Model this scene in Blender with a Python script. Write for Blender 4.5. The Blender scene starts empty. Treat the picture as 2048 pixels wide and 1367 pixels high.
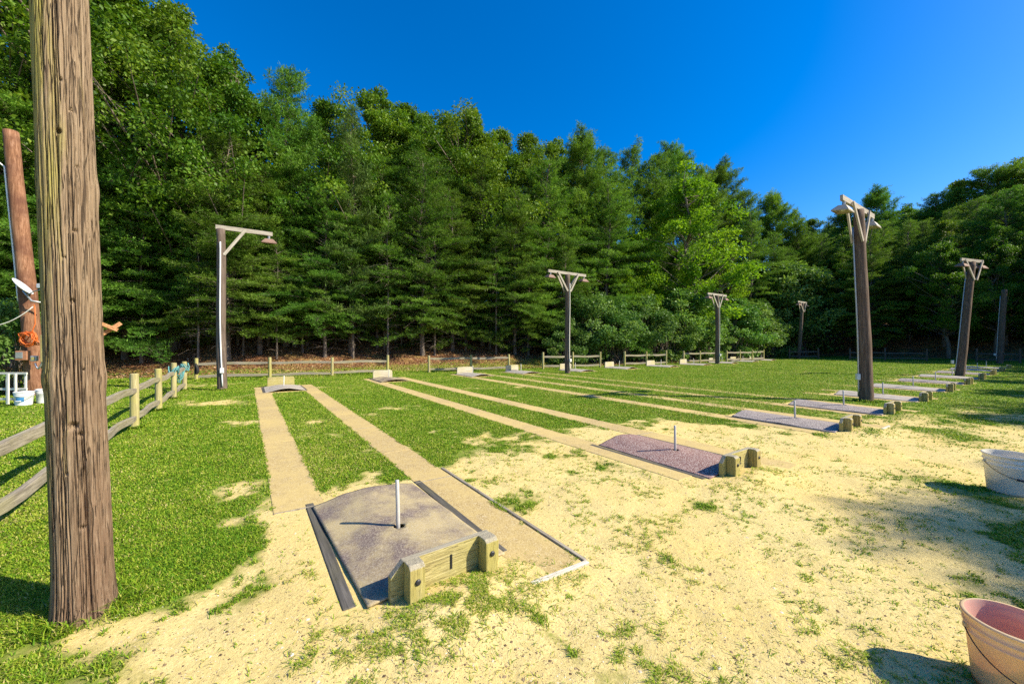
import bpy, math, random
import numpy as np
from mathutils import Vector, Matrix, Quaternion
random.seed(7)
RNG = np.random.default_rng(11)
sc = bpy.context.scene
COL = sc.collection
rad = math.radians

# ------------------------------------------------------------------ camera
F_PX, PX_C, PY_H, EYE = 775.0, 1024.0, 684.0, 1.5
cam = bpy.data.cameras.new('camera'); camo = bpy.data.objects.new('camera', cam); COL.objects.link(camo)
cam.sensor_width = 36.0; cam.lens = 36.0*F_PX/2048.0
cam.clip_start = 0.05; cam.clip_end = 2000
camo.location = (0, 0, EYE); camo.rotation_euler = (rad(90), 0, 0)
sc.camera = camo
# ------------------------------------------------------------------ sky and sun
SUN_EL = rad(38.0)
sun_h = np.array([0.977, -0.215])                      # horizontal direction TO the sun
wd = bpy.data.worlds.new('World'); sc.world = wd; wd.use_nodes = True
nt = wd.node_tree; nt.nodes.clear()
sky = nt.nodes.new('ShaderNodeTexSky'); sky.sky_type = 'NISHITA'; sky.sun_disc = False
sky.sun_elevation = SUN_EL; sky.sun_rotation = math.atan2(sun_h[0], sun_h[1])
sky.altitude = 0; sky.air_density = 1.0; sky.dust_density = 0.9; sky.ozone_density = 3.0
hs = nt.nodes.new('ShaderNodeHueSaturation'); hs.inputs['Saturation'].default_value = 1.55; hs.inputs['Value'].default_value = 1.0
bgn = nt.nodes.new('ShaderNodeBackground'); bgn.inputs['Strength'].default_value = 0.125
wo = nt.nodes.new('ShaderNodeOutputWorld')
nt.links.new(sky.outputs[0], hs.inputs['Color']); tn = nt.nodes.new('ShaderNodeMix'); tn.data_type = 'RGBA'; tn.blend_type = 'MULTIPLY'; tn.inputs[0].default_value = 1.0; tn.inputs[7].default_value = (.85, .84, 1.0, 1)
nt.links.new(hs.outputs[0], tn.inputs[6]); nt.links.new(tn.outputs[2], bgn.inputs['Color']); nt.links.new(bgn.outputs[0], wo.inputs['Surface'])
sl = bpy.data.lights.new('sun', 'SUN'); sl.energy = 5.0; sl.angle = rad(0.5); sl.color = (1.0, 0.91, 0.72)
so = bpy.data.objects.new('sun', sl); COL.objects.link(so)
ld = Vector((-sun_h[0]*math.cos(SUN_EL), -sun_h[1]*math.cos(SUN_EL), -math.sin(SUN_EL)))
so.rotation_euler = ld.to_track_quat('-Z', 'Y').to_euler(); so.location = (20, -5, 30)
sc.view_settings.view_transform = 'Standard'; sc.view_settings.look = 'None'
sc.view_settings.exposure = 0.85; sc.view_settings.gamma = 1.0
sc.cycles.max_bounces = 6; sc.cycles.transparent_max_bounces = 4; sc.cycles.diffuse_bounces = 3
sc.cycles.use_denoising = False

# ------------------------------------------------------------------ frames of reference
S1 = np.array([-0.8787, 3.0]); U = np.array([-0.5648, 0.8252]); V = np.array([0.8252, 0.5648])
def W2(a, b):
    """court frame (a along the row of pits, b down the pitch) to ground metres"""
    return S1[0]+a*V[0]+b*U[0], S1[1]+a*V[1]+b*U[1]
def AB(x, y):
    dx, dy = x-S1[0], y-S1[1]
    return dx*V[0]+dy*V[1], dx*U[0]+dy*U[1]
YAW = math.atan2(V[1], V[0])                            # local x = V, local y = U
def at(px, Y):                                          # lateral position at depth Y
    return (px-PX_C)/F_PX*Y
def gp(px, py, z=0.0):
    d = F_PX*(EYE-z)/(py-PY_H); return (px-PX_C)/F_PX*d, d
def hz(py, Y):
    return EYE+(PY_H-py)/F_PX*Y

# ------------------------------------------------------------------ noise (numpy)
class VNoise:
    def __init__(s, seed):
        s.g = np.random.default_rng(seed).random((256, 256))
    def __call__(s, x, y):
        xi = np.floor(x).astype(int); yi = np.floor(y).astype(int); fx = x-xi; fy = y-yi
        fx = fx*fx*(3-2*fx); fy = fy*fy*(3-2*fy)
        g = s.g; a = g[xi % 256, yi % 256]; b = g[(xi+1) % 256, yi % 256]; c = g[xi % 256, (yi+1) % 256]; d = g[(xi+1) % 256, (yi+1) % 256]
        return (a*(1-fx)+b*fx)*(1-fy)+(c*(1-fx)+d*fx)*fy
_vn = [VNoise(i) for i in range(8)]
def fbm(x, y, o=4, k=0):
    r = 0; w = 0.5; t = 0; f = 1.0
    for i in range(o):
        r = r+w*_vn[(k+i) % 8](x*f+17.3*i+k*31, y*f+5.1*i); t += w; w *= 0.5; f *= 2.03
    return r/t
def sst(e0, e1, x):
    t = np.clip((x-e0)/(e1-e0), 0, 1); return t*t*(3-2*t)

# ------------------------------------------------------------------ terrain
BANK_A = [-40, -8, -4.5, -2, 3, 8, 14, 22, 32, 45]
BANK_B = [20, 20, 19.5, 17.4, 17.2, 16.0, 14.9, 13.9, 13.2, 13.2]
def bank_d(a, b):
    """metres past the foot of the wooded bank (negative on the field)"""
    d1 = b-np.interp(a, BANK_A, BANK_B); d2 = a-44.5
    return np.maximum(d1, d2)
def ground_z(x, y, bumps=True):
    a, b = AB(x, y); d = bank_d(a, b)
    z = 1.55*sst(0, 9, d)+0.13*np.clip(d-5, 0, 60)+np.where(d > 0, 0.25*(fbm(x*.35, y*.35, 3, 2)-.5)*sst(0, 2, d), 0)
    if bumps:
        k = 0.035*(fbm(x*1.3, y*1.3, 3, 1)-.5)+0.022*(fbm(x*3.4, y*3.4, 2, 0)-.5)+0.012*(fbm(x*7, y*7, 2, 4)-.5)
        z = z+k*(1-court_mask(a, b))-0.004+.011*court_mask(a, b)
        # small mound in front of the near backboards
        for ca in COURT_A[:4]:
            z = z+0.06*np.exp(-(((a-ca-.05)/.38)**2+((b+1.0)/.24)**2))
    return z
COURT_A = [0.0, 3.65, 7.45, 10.1, 13.2, 16.6, 20.0, 23.4, 27.0, 30.5, 34.0]
FAR_DB = [0.0, 1.02, 1.1, 1.05, 0.5, 0.45, 0.1, 0.0, 0.0, 0.2, 0.4]
L_COURT = 11.39
STRIPS = []
for i, ca in enumerate(COURT_A):
    fb = L_COURT+FAR_DB[i]
    if i < 4: STRIPS += [(ca-.78, ca-.37, -0.55 if i != 0 else .94, fb+.85), (ca+.50, ca+.91, -1.06, fb+.85)]
    elif i < 9: STRIPS += [(ca+.50, ca+.91, -0.9, 1.6), (ca-.78, ca-.37, -0.6, 1.6)]
def court_mask(a, b):
    m = np.zeros_like(a)
    for (a0, a1, b0, b1) in STRIPS:
        m = np.maximum(m, sst(-.30, -.08, np.minimum(np.minimum(a-a0, a1-a), np.minimum(b-b0, b1-b))))
    for i, ca in enumerate(COURT_A):
        for cb in (0.15, L_COURT+FAR_DB[i]-.15):
            m = np.maximum(m, sst(-.3, -.05, np.minimum(.62-np.abs(a-ca), 1.05-np.abs(b-cb))))
    return m
STRIP_COVER = []
def strip_in(a, b, grow=0.0):
    m = np.zeros(a.shape, bool)
    for (a0, a1, b0, b1) in STRIPS:
        m |= (a > a0-grow) & (a < a1+grow) & (b > b0-grow) & (b < b1+grow)
    return m
SA = [-3, -2.1, -1.55, -0.95, 1.0, 2.6, 4.9, 6.4, 8.5, 10, 13, 20]
SB = [-3.2, -1.4, -.25, .95, 1.25, 1.3, 1.25, .9, -.2, -.9, -1.6, -2.2]
def sand_f(x, y):
    a, b = AB(x, y)
    bt = np.interp(a, SA, SB)
    n = fbm(x*1.1, y*1.1, 4, 3)-.5; n2 = fbm(x*4.5, y*4.5, 3, 5)-.5
    t = np.clip((bt-b)/1.0, -1.6, 1.6)
    amp = np.interp(a, [-5, 5.0, 7.5, 10, 14, 20], [1, .95, .66, .44, .30, .12])
    s = sst(-.62, .72, t*.50+n*2.0+n2*1.3)*amp
    s = np.where(amp < .99, np.clip(s+(n*1.4+n2*.9)*.7*sst(-.3, .6, t), 0, 1), s)
    def blob(px, py, rx, ry, k):
        cx, cy = gp(px, py); return k*np.exp(-(((x-cx)/rx)**2+((y-cy)/ry)**2))
    e = blob(425, 806, .75, .35, 1.3)+blob(480, 978, .22, .25, 1.2)+blob(400, 770, .9, .4, .55)+blob(1300, 862, .9, .7, .7)+blob(960, 920, .35, .5, .8)
    e = e+blob(1130, 935, .7, .5, .5)-blob(1975, 985, .55, .45, .9)-blob(1840, 960, .4, .3, .5)-blob(1070, 985, .16, .22, .8)-blob(990, 965, .2, .2, .5)
    s = np.clip(s+e*(0.6+n2*1.6), 0, 1)
    q = np.minimum(np.minimum(a+.84, .35-a), np.minimum(b+2.2, 1.02-b))       # worn sandy track beside the nearest pit
    s = np.maximum(s, sst(-.10, .10, q+n2*.16))
    return s
def litter_f(x, y):
    a, b = AB(x, y); d = bank_d(a, b)
    n = fbm(x*.8, y*.8, 3, 6)-.5
    return sst(.8, 2.6, d+n*2.6)

# ------------------------------------------------------------------ object helpers
def tag(o, label=None, cat=None, group=None, kind=None):
    if label: o['label'] = label
    if cat: o['category'] = cat
    if group: o['group'] = group
    if kind: o['kind'] = kind
    return o
def empty(name, loc=(0, 0, 0), rz=0.0):
    o = bpy.data.objects.new(name, None); COL.objects.link(o); o.empty_display_size = .2
    o.location = loc; o.rotation_euler = (0, 0, rz); return o
class MB:
    def __init__(s): s.v = []; s.f = []
    def add(s, vs, fs):
        k = len(s.v); s.v += [tuple(map(float, p)) for p in vs]; s.f += [tuple(i+k for i in f) for f in fs]; return s
    def box(s, c, size, rot=None):
        hx, hy, hz_ = [q/2 for q in size]
        vs = [Vector((x, y, z)) for x in (-hx, hx) for y in (-hy, hy) for z in (-hz_, hz_)]
        if rot is not None: vs = [rot @ p for p in vs]
        c = Vector(c)
        return s.add([p+c for p in vs], [(0, 1, 3, 2), (4, 6, 7, 5), (0, 4, 5, 1), (2, 3, 7, 6), (0, 2, 6, 4), (1, 5, 7, 3)])
    def bar(s, p, q, w, h, up=(0, 0, 1)):
        p = Vector(p); q = Vector(q); d = (q-p); L = d.length; d.normalize(); up = Vector(up)
        x = d.cross(up)
        if x.length < 1e-4: x = d.cross(Vector((0, 1, 0)))
        x.normalize(); z = x.cross(d)
        R = Matrix((x, d, z)).transposed()
        return s.box((p+q)/2, (w, L, h), R)
    def tube(s, pts, r, n=8, cap=True):
        pts = [Vector(p) for p in pts]; m = len(pts)
        rs = [r]*m if not hasattr(r, '__len__') else list(r)
        k = len(s.v); prev = None
        for i, p in enumerate(pts):
            t = (pts[min(i+1, m-1)]-pts[max(i-1, 0)]).normalized()
            if prev is None:
                x = t.orthogonal().normalized()
            else:
                x = prev-t*prev.dot(t)
                if x.length < 1e-5: x = t.orthogonal()
                x.normalize()
            prev = x; y = t.cross(x)
            for j in range(n):
                a = 2*math.pi*j/n; q = p+(x*math.cos(a)+y*math.sin(a))*rs[i]; s.v.append(tuple(q))
        for i in range(m-1):
            for j in range(n):
                s.f.append((k+i*n+j, k+i*n+(j+1) % n, k+(i+1)*n+(j+1) % n, k+(i+1)*n+j))
        if cap:
            s.f.append(tuple(k+j for j in reversed(range(n)))); s.f.append(tuple(k+(m-1)*n+j for j in range(n)))
        return s
    def lathe(s, prof, n=32, c=(0, 0, 0), closed=False):
        k = len(s.v)
        for (r, z) in prof:
            for j in range(n):
                a = 2*math.pi*j/n; s.v.append((c[0]+r*math.cos(a), c[1]+r*math.sin(a), c[2]+z))
        m = len(prof)
        for i in range(m-1 if not closed else m):
            i2 = (i+1) % m
            for j in range(n): s.f.append((k+i*n+j, k+i*n+(j+1) % n, k+i2*n+(j+1) % n, k+i2*n+j))
        return s
    def prism(s, poly, axis_from, axis_to):
        """poly: list of (u,w) in a local plane given by functions -> points"""
        n = len(poly); k = len(s.v)
        s.v += [tuple(axis_from(p)) for p in poly]+[tuple(axis_to(p)) for p in poly]
        s.f.append(tuple(k+j for j in reversed(range(n)))); s.f.append(tuple(k+n+j for j in range(n)))
        for j in range(n): s.f.append((k+j, k+(j+1) % n, k+n+(j+1) % n, k+n+j))
        return s
    def mesh(s, name, smooth=False):
        me = bpy.data.meshes.new(name); me.from_pydata(s.v, [], s.f); me.update()
        if smooth: me.polygons.foreach_set('use_smooth', np.ones(len(me.polygons), bool))
        return me
    def build(s, name, m, parent=None, bevel=0.0, smooth=False, loc=None):
        return link(name, s.mesh(name, smooth), m, parent, bevel, loc)
def link(name, me, m, parent=None, bevel=0.0, loc=None):
    o = bpy.data.objects.new(name, me); COL.objects.link(o)
    if m is not None and len(me.materials) == 0: me.materials.append(m)
    if parent is not None: o.parent = parent
    if loc is not None: o.location = loc
    if bevel:
        b = o.modifiers.new('bevel', 'BEVEL'); b.width = bevel; b.segments = 2; b.limit_method = 'ANGLE'; b.angle_limit = rad(40)
    return o
def np_mesh(name, v, f, attrs=None, smooth=False):
    """v (n,3), f (m,k) arrays"""
    me = bpy.data.meshes.new(name); n = len(v); m, k = f.shape
    me.vertices.add(n); me.vertices.foreach_set('co', np.ascontiguousarray(v, np.float32).ravel())
    me.loops.add(m*k); me.loops.foreach_set('vertex_index', np.ascontiguousarray(f, np.int32).ravel())
    me.polygons.add(m); me.polygons.foreach_set('loop_start', np.arange(0, m*k, k, dtype=np.int32))
    try: me.polygons.foreach_set('loop_total', np.full(m, k, np.int32))
    except Exception: pass
    for nm, val in (attrs or {}).items():
        at_ = me.attributes.new(nm, 'FLOAT', 'POINT'); at_.data.foreach_set('value', np.ascontiguousarray(val, np.float32).ravel())
    if smooth: me.polygons.foreach_set('use_smooth', np.ones(m, bool))
    me.update(calc_edges=True)
    return me
def children(o): return [c for c in bpy.data.objects if c.parent is o]
def copy_tree(o, parent=None):
    c = o.copy(); COL.objects.link(c); c.parent = parent
    for ch in list(o.children): copy_tree(ch, c)
    return c

# ------------------------------------------------------------------ materials
class NT:
    def __init__(s, name):
        s.m = bpy.data.materials.new(name); s.m.use_nodes = True; s.t = s.m.node_tree; s.t.nodes.clear()
        s.out = s.n('ShaderNodeOutputMaterial')
    def n(s, typ, ins=None, **props):
        nd = s.t.nodes.new(typ)
        for k, v in props.items(): setattr(nd, k, v)
        for k, v in (ins or {}).items(): s.set(nd, k, v)
        return nd
    def set(s, nd, k, v):
        i = nd.inputs[k]
        if isinstance(v, bpy.types.NodeSocket): s.t.links.new(v, i)
        elif isinstance(v, bpy.types.Node): s.t.links.new(v.outputs[0], i)
        else:
            if hasattr(i.default_value, '__len__') and not hasattr(v, '__len__'): v = (v, v, v)
            if hasattr(v, '__len__') and len(i.default_value) == 4 and len(v) == 3: v = tuple(v)+(1,)
            i.default_value = v
    def coord(s, kind='Object', scale=(1, 1, 1), rot=(0, 0, 0)):
        tc = s.n('ShaderNodeTexCoord')
        return s.n('ShaderNodeMapping', {'Vector': tc.outputs[kind], 'Scale': scale, 'Rotation': rot}).outputs[0]
    def noise(s, vec, scale, detail=4, rough=.55, dist=0.0):
        return s.n('ShaderNodeTexNoise', {'Vector': vec, 'Scale': scale, 'Detail': detail, 'Roughness': rough, 'Distortion': dist}).outputs[0]
    def ramp(s, fac, stops, interp='LINEAR'):
        r = s.n('ShaderNodeValToRGB', {'Fac': fac}); cr = r.color_ramp; cr.interpolation = interp
        while len(cr.elements) < len(stops): cr.elements.new(.5)
        for e, (p, c) in zip(cr.elements, stops):
            e.position = p; e.color = (c, c, c, 1) if not hasattr(c, '__len__') else tuple(c)+(1,)
        return r.outputs[0]
    def mix(s, fac, a, b, blend='MIX'):
        m = s.n('ShaderNodeMix', data_type='RGBA', blend_type=blend)
        s.set(m, 0, fac)
        for idx, v in ((6, a), (7, b)):
            if isinstance(v, bpy.types.NodeSocket): s.t.links.new(v, m.inputs[idx])
            else: m.inputs[idx].default_value = tuple(v)+(1,) if len(v) == 3 else v
        return m.outputs[2]
    def math(s, op, a, b=0.0, c=None):
        m = s.n('ShaderNodeMath', operation=op); s.set(m, 0, a); s.set(m, 1, b)
        if c is not None: s.set(m, 2, c)
        return m.outputs[0]
    def bump(s, h, strength=.3, dist=.01):
        return s.n('ShaderNodeBump', {'Height': h, 'Strength': strength, 'Distance': dist}).outputs[0]
    def attr(s, name): return s.n('ShaderNodeAttribute', attribute_name=name)
    def principled(s, col, rough=.8, normal=None, metal=0.0, spec=.3):
        p = s.n('ShaderNodeBsdfPrincipled', {'Base Color': col, 'Roughness': rough, 'Metallic': metal, 'Specular IOR Level': spec})
        if normal is not None: s.set(p, 'Normal', normal)
        s.t.links.new(p.outputs[0], s.out.inputs[0]); return s.m
def m_wood(name, c_lo, c_mid, c_hi, axis='Z', scale=1.0, bump=.5, tint=None, grey_top=False):
    """grain runs along the given object axis; tint = patches of algae or new yellow wood"""
    t = NT(name); st = {'X': (1.2, 22, 22), 'Y': (22, 1.2, 22), 'Z': (22, 22, 1.2)}[axis]
    oi = t.n('ShaderNodeObjectInfo')
    tc = t.n('ShaderNodeTexCoord')
    off = t.n('ShaderNodeVectorMath', {0: tc.outputs['Object'], 1: t.n('ShaderNodeVectorMath', {0: (37, 19, 23), 'Scale': oi.outputs['Random']}, operation='SCALE').outputs[0]}, operation='ADD').outputs[0]
    vec = t.n('ShaderNodeMapping', {'Vector': off, 'Scale': st}).outputs[0]
    g = t.noise(vec, 2.2*scale, 6, .62, .6); g2 = t.noise(vec, 7*scale, 3, .6); big = t.noise(off, 1.7, 4, .6)
    col = t.ramp(g, [(.28, c_lo), (.5, c_mid), (.74, c_hi)])
    crk = t.ramp(g2, [(.30, 0.0), (.40, 1.0)])
    col = t.mix(t.math('MULTIPLY', t.math('SUBTRACT', 1.0, crk), .45), col, tuple(q*.35 for q in c_lo))
    if tint: col = t.mix(t.ramp(big, [(.42, 0.0), (.62, tint[1])]), col, tint[0])
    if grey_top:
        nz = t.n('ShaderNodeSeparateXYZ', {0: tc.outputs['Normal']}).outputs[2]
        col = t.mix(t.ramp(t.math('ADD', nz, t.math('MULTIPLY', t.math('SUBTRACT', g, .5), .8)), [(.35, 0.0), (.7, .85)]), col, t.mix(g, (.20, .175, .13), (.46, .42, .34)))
    h = t.math('ADD', g, t.math('MULTIPLY', crk, .6))
    return t.principled(col, .85, t.bump(h, bump, .006), spec=.2)
def m_plain(name, col, rough=.6, var=.15, scale=20, metal=0.0, spec=.4, bump=.1):
    t = NT(name); c = t.coord(); n = t.noise(c, scale, 5); n2 = t.noise(c, scale*.15, 4)
    k = t.math('ADD', t.math('MULTIPLY', n, .5), t.math('MULTIPLY', n2, .5))
    cc = t.ramp(k, [(.3, tuple(q*(1-var) for q in col)), (.7, tuple(min(1, q*(1+var)) for q in col))])
    return t.principled(cc, rough, t.bump(n, bump, .004), metal, spec)
def m_leaf(name, stops, trans=.30, hue_var=.03, val_var=.35, rough=.6, spec=.15):
    t = NT(name); oi = t.n('ShaderNodeObjectInfo'); r = t.attr('tint').outputs['Fac']
    col = t.ramp(r, stops)
    geo = t.n('ShaderNodeNewGeometry'); big = t.noise(geo.outputs['Position'], .55, 3, .6)
    v = t.math('ADD', t.math('MULTIPLY', t.math('SUBTRACT', oi.outputs['Random'], .5), val_var), t.math('ADD', 1.0, t.math('MULTIPLY', t.math('SUBTRACT', big, .5), .9)))
    h = t.math('ADD', .5, t.math('MULTIPLY', t.math('SUBTRACT', t.noise(oi.outputs['Location'], 13.1, 0), .5), hue_var*2))
    hs_ = t.n('ShaderNodeHueSaturation', {'Color': col, 'Hue': h, 'Value': v, 'Saturation': 1.0})
    p = t.n('ShaderNodeBsdfPrincipled', {'Base Color': hs_.outputs[0], 'Roughness': rough, 'Specular IOR Level': spec})
    tr = t.n('ShaderNodeBsdfTranslucent', {'Color': t.mix(1.0, hs_.outputs[0], (1.5, 1.5, .7), 'MULTIPLY')})
    mx = t.n('ShaderNodeMixShader', {0: trans, 1: p.outputs[0], 2: tr.outputs[0]})
    t.t.links.new(mx.outputs[0], t.out.inputs[0]); return t.m

M = {}
M['rail'] = m_wood('weathered_rail_wood', (.13, .11, .085), (.26, .225, .17), (.42, .37, .28), 'X', tint=((.30, .28, .12), .4))
M['post_wood'] = m_wood('treated_post_wood', (.22, .19, .09), (.36, .31, .15), (.50, .44, .25), 'Z', tint=((.36, .34, .07), .7))
M['board_wood'] = m_wood('treated_board_wood', (.18, .145, .065), (.37, .31, .125), (.55, .48, .25), 'X', scale=1.5, bump=1.0, tint=((.38, .34, .10), .7), grey_top=True)
M['stub_wood'] = m_wood('treated_stub_wood', (.17, .125, .045), (.36, .29, .105), (.53, .45, .23), 'Z', scale=1.5, bump=1.0, tint=((.36, .32, .09), .7), grey_top=True)
M['grey_board'] = m_wood('grey_board_wood', (.28, .25, .17), (.48, .43, .31), (.62, .57, .44), 'X', tint=((.44, .40, .15), .6))
M['frame_wood'] = m_wood('dark_frame_wood', (.045, .042, .04), (.09, .083, .075), (.16, .145, .125), 'Y', tint=((.12, .11, .05), .4))
M['rail_y'] = m_wood('weathered_edge_wood', (.14, .12, .09), (.28, .24, .18), (.42, .37, .28), 'Y')
M['shade_dark_rail'] = m_wood('shade_dark_rail_wood', (.05, .045, .04), (.10, .09, .075), (.18, .16, .13), 'X')  # rail wood with the shade of the silhouetted fences put into its colour
M['white_edge'] = m_wood('pale_edge_wood', (.35, .31, .24), (.56, .51, .41), (.70, .66, .56), 'X')
M['pole_brown'] = m_wood('brown_pole_wood', (.055, .036, .026), (.13, .088, .064), (.24, .175, .135), 'Z', scale=.8, bump=.8)
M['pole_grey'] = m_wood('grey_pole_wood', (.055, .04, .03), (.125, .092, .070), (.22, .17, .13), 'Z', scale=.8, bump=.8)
M['pole_red'] = m_wood('red_pole_wood', (.10, .045, .022), (.24, .115, .06), (.40, .23, .14), 'Z', scale=.6, bump=.8, tint=((.10, .04, .025), .7))
M['arm_wood'] = m_wood('pale_arm_wood', (.20, .175, .14), (.36, .32, .26), (.52, .48, .40), 'X')
M['arm_wood_z'] = m_wood('pale_brace_wood', (.30, .27, .22), (.50, .46, .38), (.66, .62, .52), 'Z')
M['peg_wood'] = m_wood('orange_peg_wood', (.25, .12, .05), (.42, .22, .10), (.56, .36, .20), 'X', scale=2)
M['rust'] = m_plain('rusty_metal', (.21, .13, .095), .8, .35, 25)
M['lamp_tan'] = m_plain('dusty_tan_metal', (.36, .32, .26), .6, .25, 20, .2)
M['galv'] = m_plain('grey_metal', (.42, .42, .43), .45, .15, 30, .7)
M['steel'] = m_plain('worn_stake_steel', (.52, .50, .47), .5, .25, 18, .25)
M['white_plastic'] = m_plain('white_plastic', (.72, .72, .70), .45, .06, 6)
M['white_paint'] = m_plain('weathered_white_paint', (.62, .60, .52), .7, .2, 14)
M['dish_grey'] = m_plain('pale_dish_grey', (.62, .63, .65), .5, .06, 5)
M['black'] = m_plain('black_material', (.012, .012, .013), .7, .3, 20)
M['dark_metal'] = m_plain('dark_wire', (.045, .045, .05), .5, .2, 30, .5)
M['orange'] = m_plain('orange_cord', (.62, .13, .02), .55, .15, 30)
M['teal'] = m_plain('teal_rope', (.10, .27, .27), .85, .4, 60)
M['blue_print'] = m_plain('blue_print', (.05, .22, .45), .6, .4, 40)
M['brown_box'] = m_plain('brown_box_paint', (.32, .15, .08), .6, .2, 12)
M['bark'] = m_wood('tree_bark', (.07, .055, .042), (.165, .13, .10), (.30, .25, .20), 'Z', scale=.35, bump=1.0)

def m_ground():
    t = NT('ground_cover'); c = t.coord('Object')
    sand = t.attr('sand').outputs['Fac']; lit = t.attr('litter').outputs['Fac']
    n1 = t.noise(c, 5.5, 8, .65); n2 = t.noise(c, 55, 5, .7); n3 = t.noise(c, 1.1, 4); n4 = t.noise(c, 260, 3, .7); n5 = t.noise(c, 18, 6, .7)
    s = t.math('ADD', sand, t.math('ADD', t.math('MULTIPLY', t.math('SUBTRACT', n1, .5), .9), t.math('MULTIPLY', t.math('SUBTRACT', n2, .5), .5)))
    sm = t.ramp(s, [(.24, 0.0), (.66, 1.0)])
    sandc = t.ramp(n2, [(.25, (.50, .39, .15)), (.5, (.62, .495, .205)), (.75, (.70, .585, .285))])
    sandc = t.mix(t.ramp(n3, [(.40, 0.0), (.66, .5)]), sandc, (.66, .48, .155))
    sandc = t.mix(t.ramp(n5, [(.55, 0.0), (.72, .38)]), sandc, (.42, .34, .15))
    sandc = t.mix(t.ramp(n4, [(.66, 0.0), (.74, .5)]), sandc, (.22, .155, .08))
    sandc = t.mix(t.ramp(n4, [(.28, .5), (.36, 0.0)]), sandc, (.78, .70, .50))
    turf = t.ramp(t.math('ADD', t.math('MULTIPLY', n5, .6), t.math('MULTIPLY', n2, .4)), [(.32, (.05, .10, .006)), (.5, (.11, .20, .012)), (.68, (.20, .28, .03))])
    turf = t.mix(t.ramp(n3, [(.45, 0.0), (.7, .45)]), turf, (.21, .21, .045))
    turf = t.mix(t.ramp(sand, [(.12, 0.0), (.45, .8)]), turf, (.36, .30, .10))
    vor = t.n('ShaderNodeTexVoronoi', {'Vector': c, 'Scale': 16.0, 'Randomness': 1.0})
    vcol = t.n('ShaderNodeSeparateColor', {0: vor.outputs['Color']}).outputs[0]
    lc = t.ramp(vcol, [(.0, (.07, .030, .015)), (.45, (.17, .075, .035)), (.8, (.30, .15, .07)), (1.0, (.42, .27, .15))])
    lc = t.mix(t.ramp(n3, [(.45, 0.0), (.62, .55)]), lc, (.30, .21, .06))
    lm = t.ramp(t.math('ADD', lit, t.math('MULTIPLY', t.math('SUBTRACT', n1, .5), .8)), [(.38, 0.0), (.58, 1.0)])
    col = t.mix(sm, turf, sandc); col = t.mix(lm, col, lc)
    h = t.math('ADD', t.math('MULTIPLY', n2, .5), t.math('ADD', t.math('MULTIPLY', n4, .35), n5))
    return t.principled(col, .95, t.bump(h, .55, .02), spec=.1)
M['ground'] = m_ground()
def m_strip():
    t = NT('exposed_aggregate'); c = t.coord('Object'); geo = t.n('ShaderNodeNewGeometry')
    vor = t.n('ShaderNodeTexVoronoi', {'Vector': c, 'Scale': 130.0}); vc = t.n('ShaderNodeSeparateColor', {0: vor.outputs['Color']}).outputs[0]
    n3 = t.noise(geo.outputs['Position'], .9, 5, .6); n4 = t.noise(c, 9, 5, .65)
    col = t.ramp(vc, [(0, (.26, .18, .075)), (.4, (.40, .295, .125)), (.85, (.53, .42, .21)), (1, (.64, .56, .38))])
    sandy = t.ramp(t.noise(c, 130, 3), [(.3, (.49, .365, .13)), (.7, (.65, .51, .215))])
    col = t.mix(t.ramp(t.math('ADD', t.math('MULTIPLY', n3, .6), t.math('MULTIPLY', n4, .4)), [(.40, 0.0), (.60, .92)]), col, sandy)
    oi = t.n('ShaderNodeObjectInfo')
    col = t.mix(t.math('MULTIPLY', oi.outputs['Random'], .35), col, (.34, .235, .11))
    return t.principled(col, .92, t.bump(vor.outputs['Distance'], .35, .003), spec=.15)
M['strip'] = m_strip()
def m_cover(name, base, mid, speck, amount, stain, stain_amt):
    t = NT(name); c = t.coord('Object'); n = t.noise(c, 2.6, 6, .65); n2 = t.noise(t.coord('Object', (7, 80, 1), (0, 0, .25)), 2.2, 6, .75); sp = t.noise(c, 85, 3, .75)
    col = t.mix(t.ramp(n2, [(.3, 0.0), (.7, 1.0)]), base, mid)
    col = t.mix(t.ramp(n, [(.40, 0.0), (.60, stain_amt)]), col, stain)
    col = t.mix(t.ramp(sp, [(.50, 0.0), (.58, amount)]), col, speck)
    return t.principled(col, .72, t.bump(t.math('ADD', sp, n2), .5, .005), spec=.3)
M['cover_tan'] = m_cover('worn_tan_mat', (.105, .075, .07), (.215, .165, .135), (.46, .40, .30), .5, (.43, .345, .17), .85)
M['cover_red'] = m_cover('red_brown_mat', (.125, .052, .046), (.21, .095, .08), (.54, .46, .41), .85, (.185, .088, .072), .6)
M['cover_grey'] = m_cover('speckled_grey_mat', (.125, .10, .095), (.20, .165, .155), (.58, .53, .48), .85, (.20, .15, .14), .5)
M['cover_pale'] = m_cover('pale_grey_mat', (.30, .26, .22), (.40, .36, .30), (.54, .50, .44), .4, (.34, .29, .23), .5)
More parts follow.
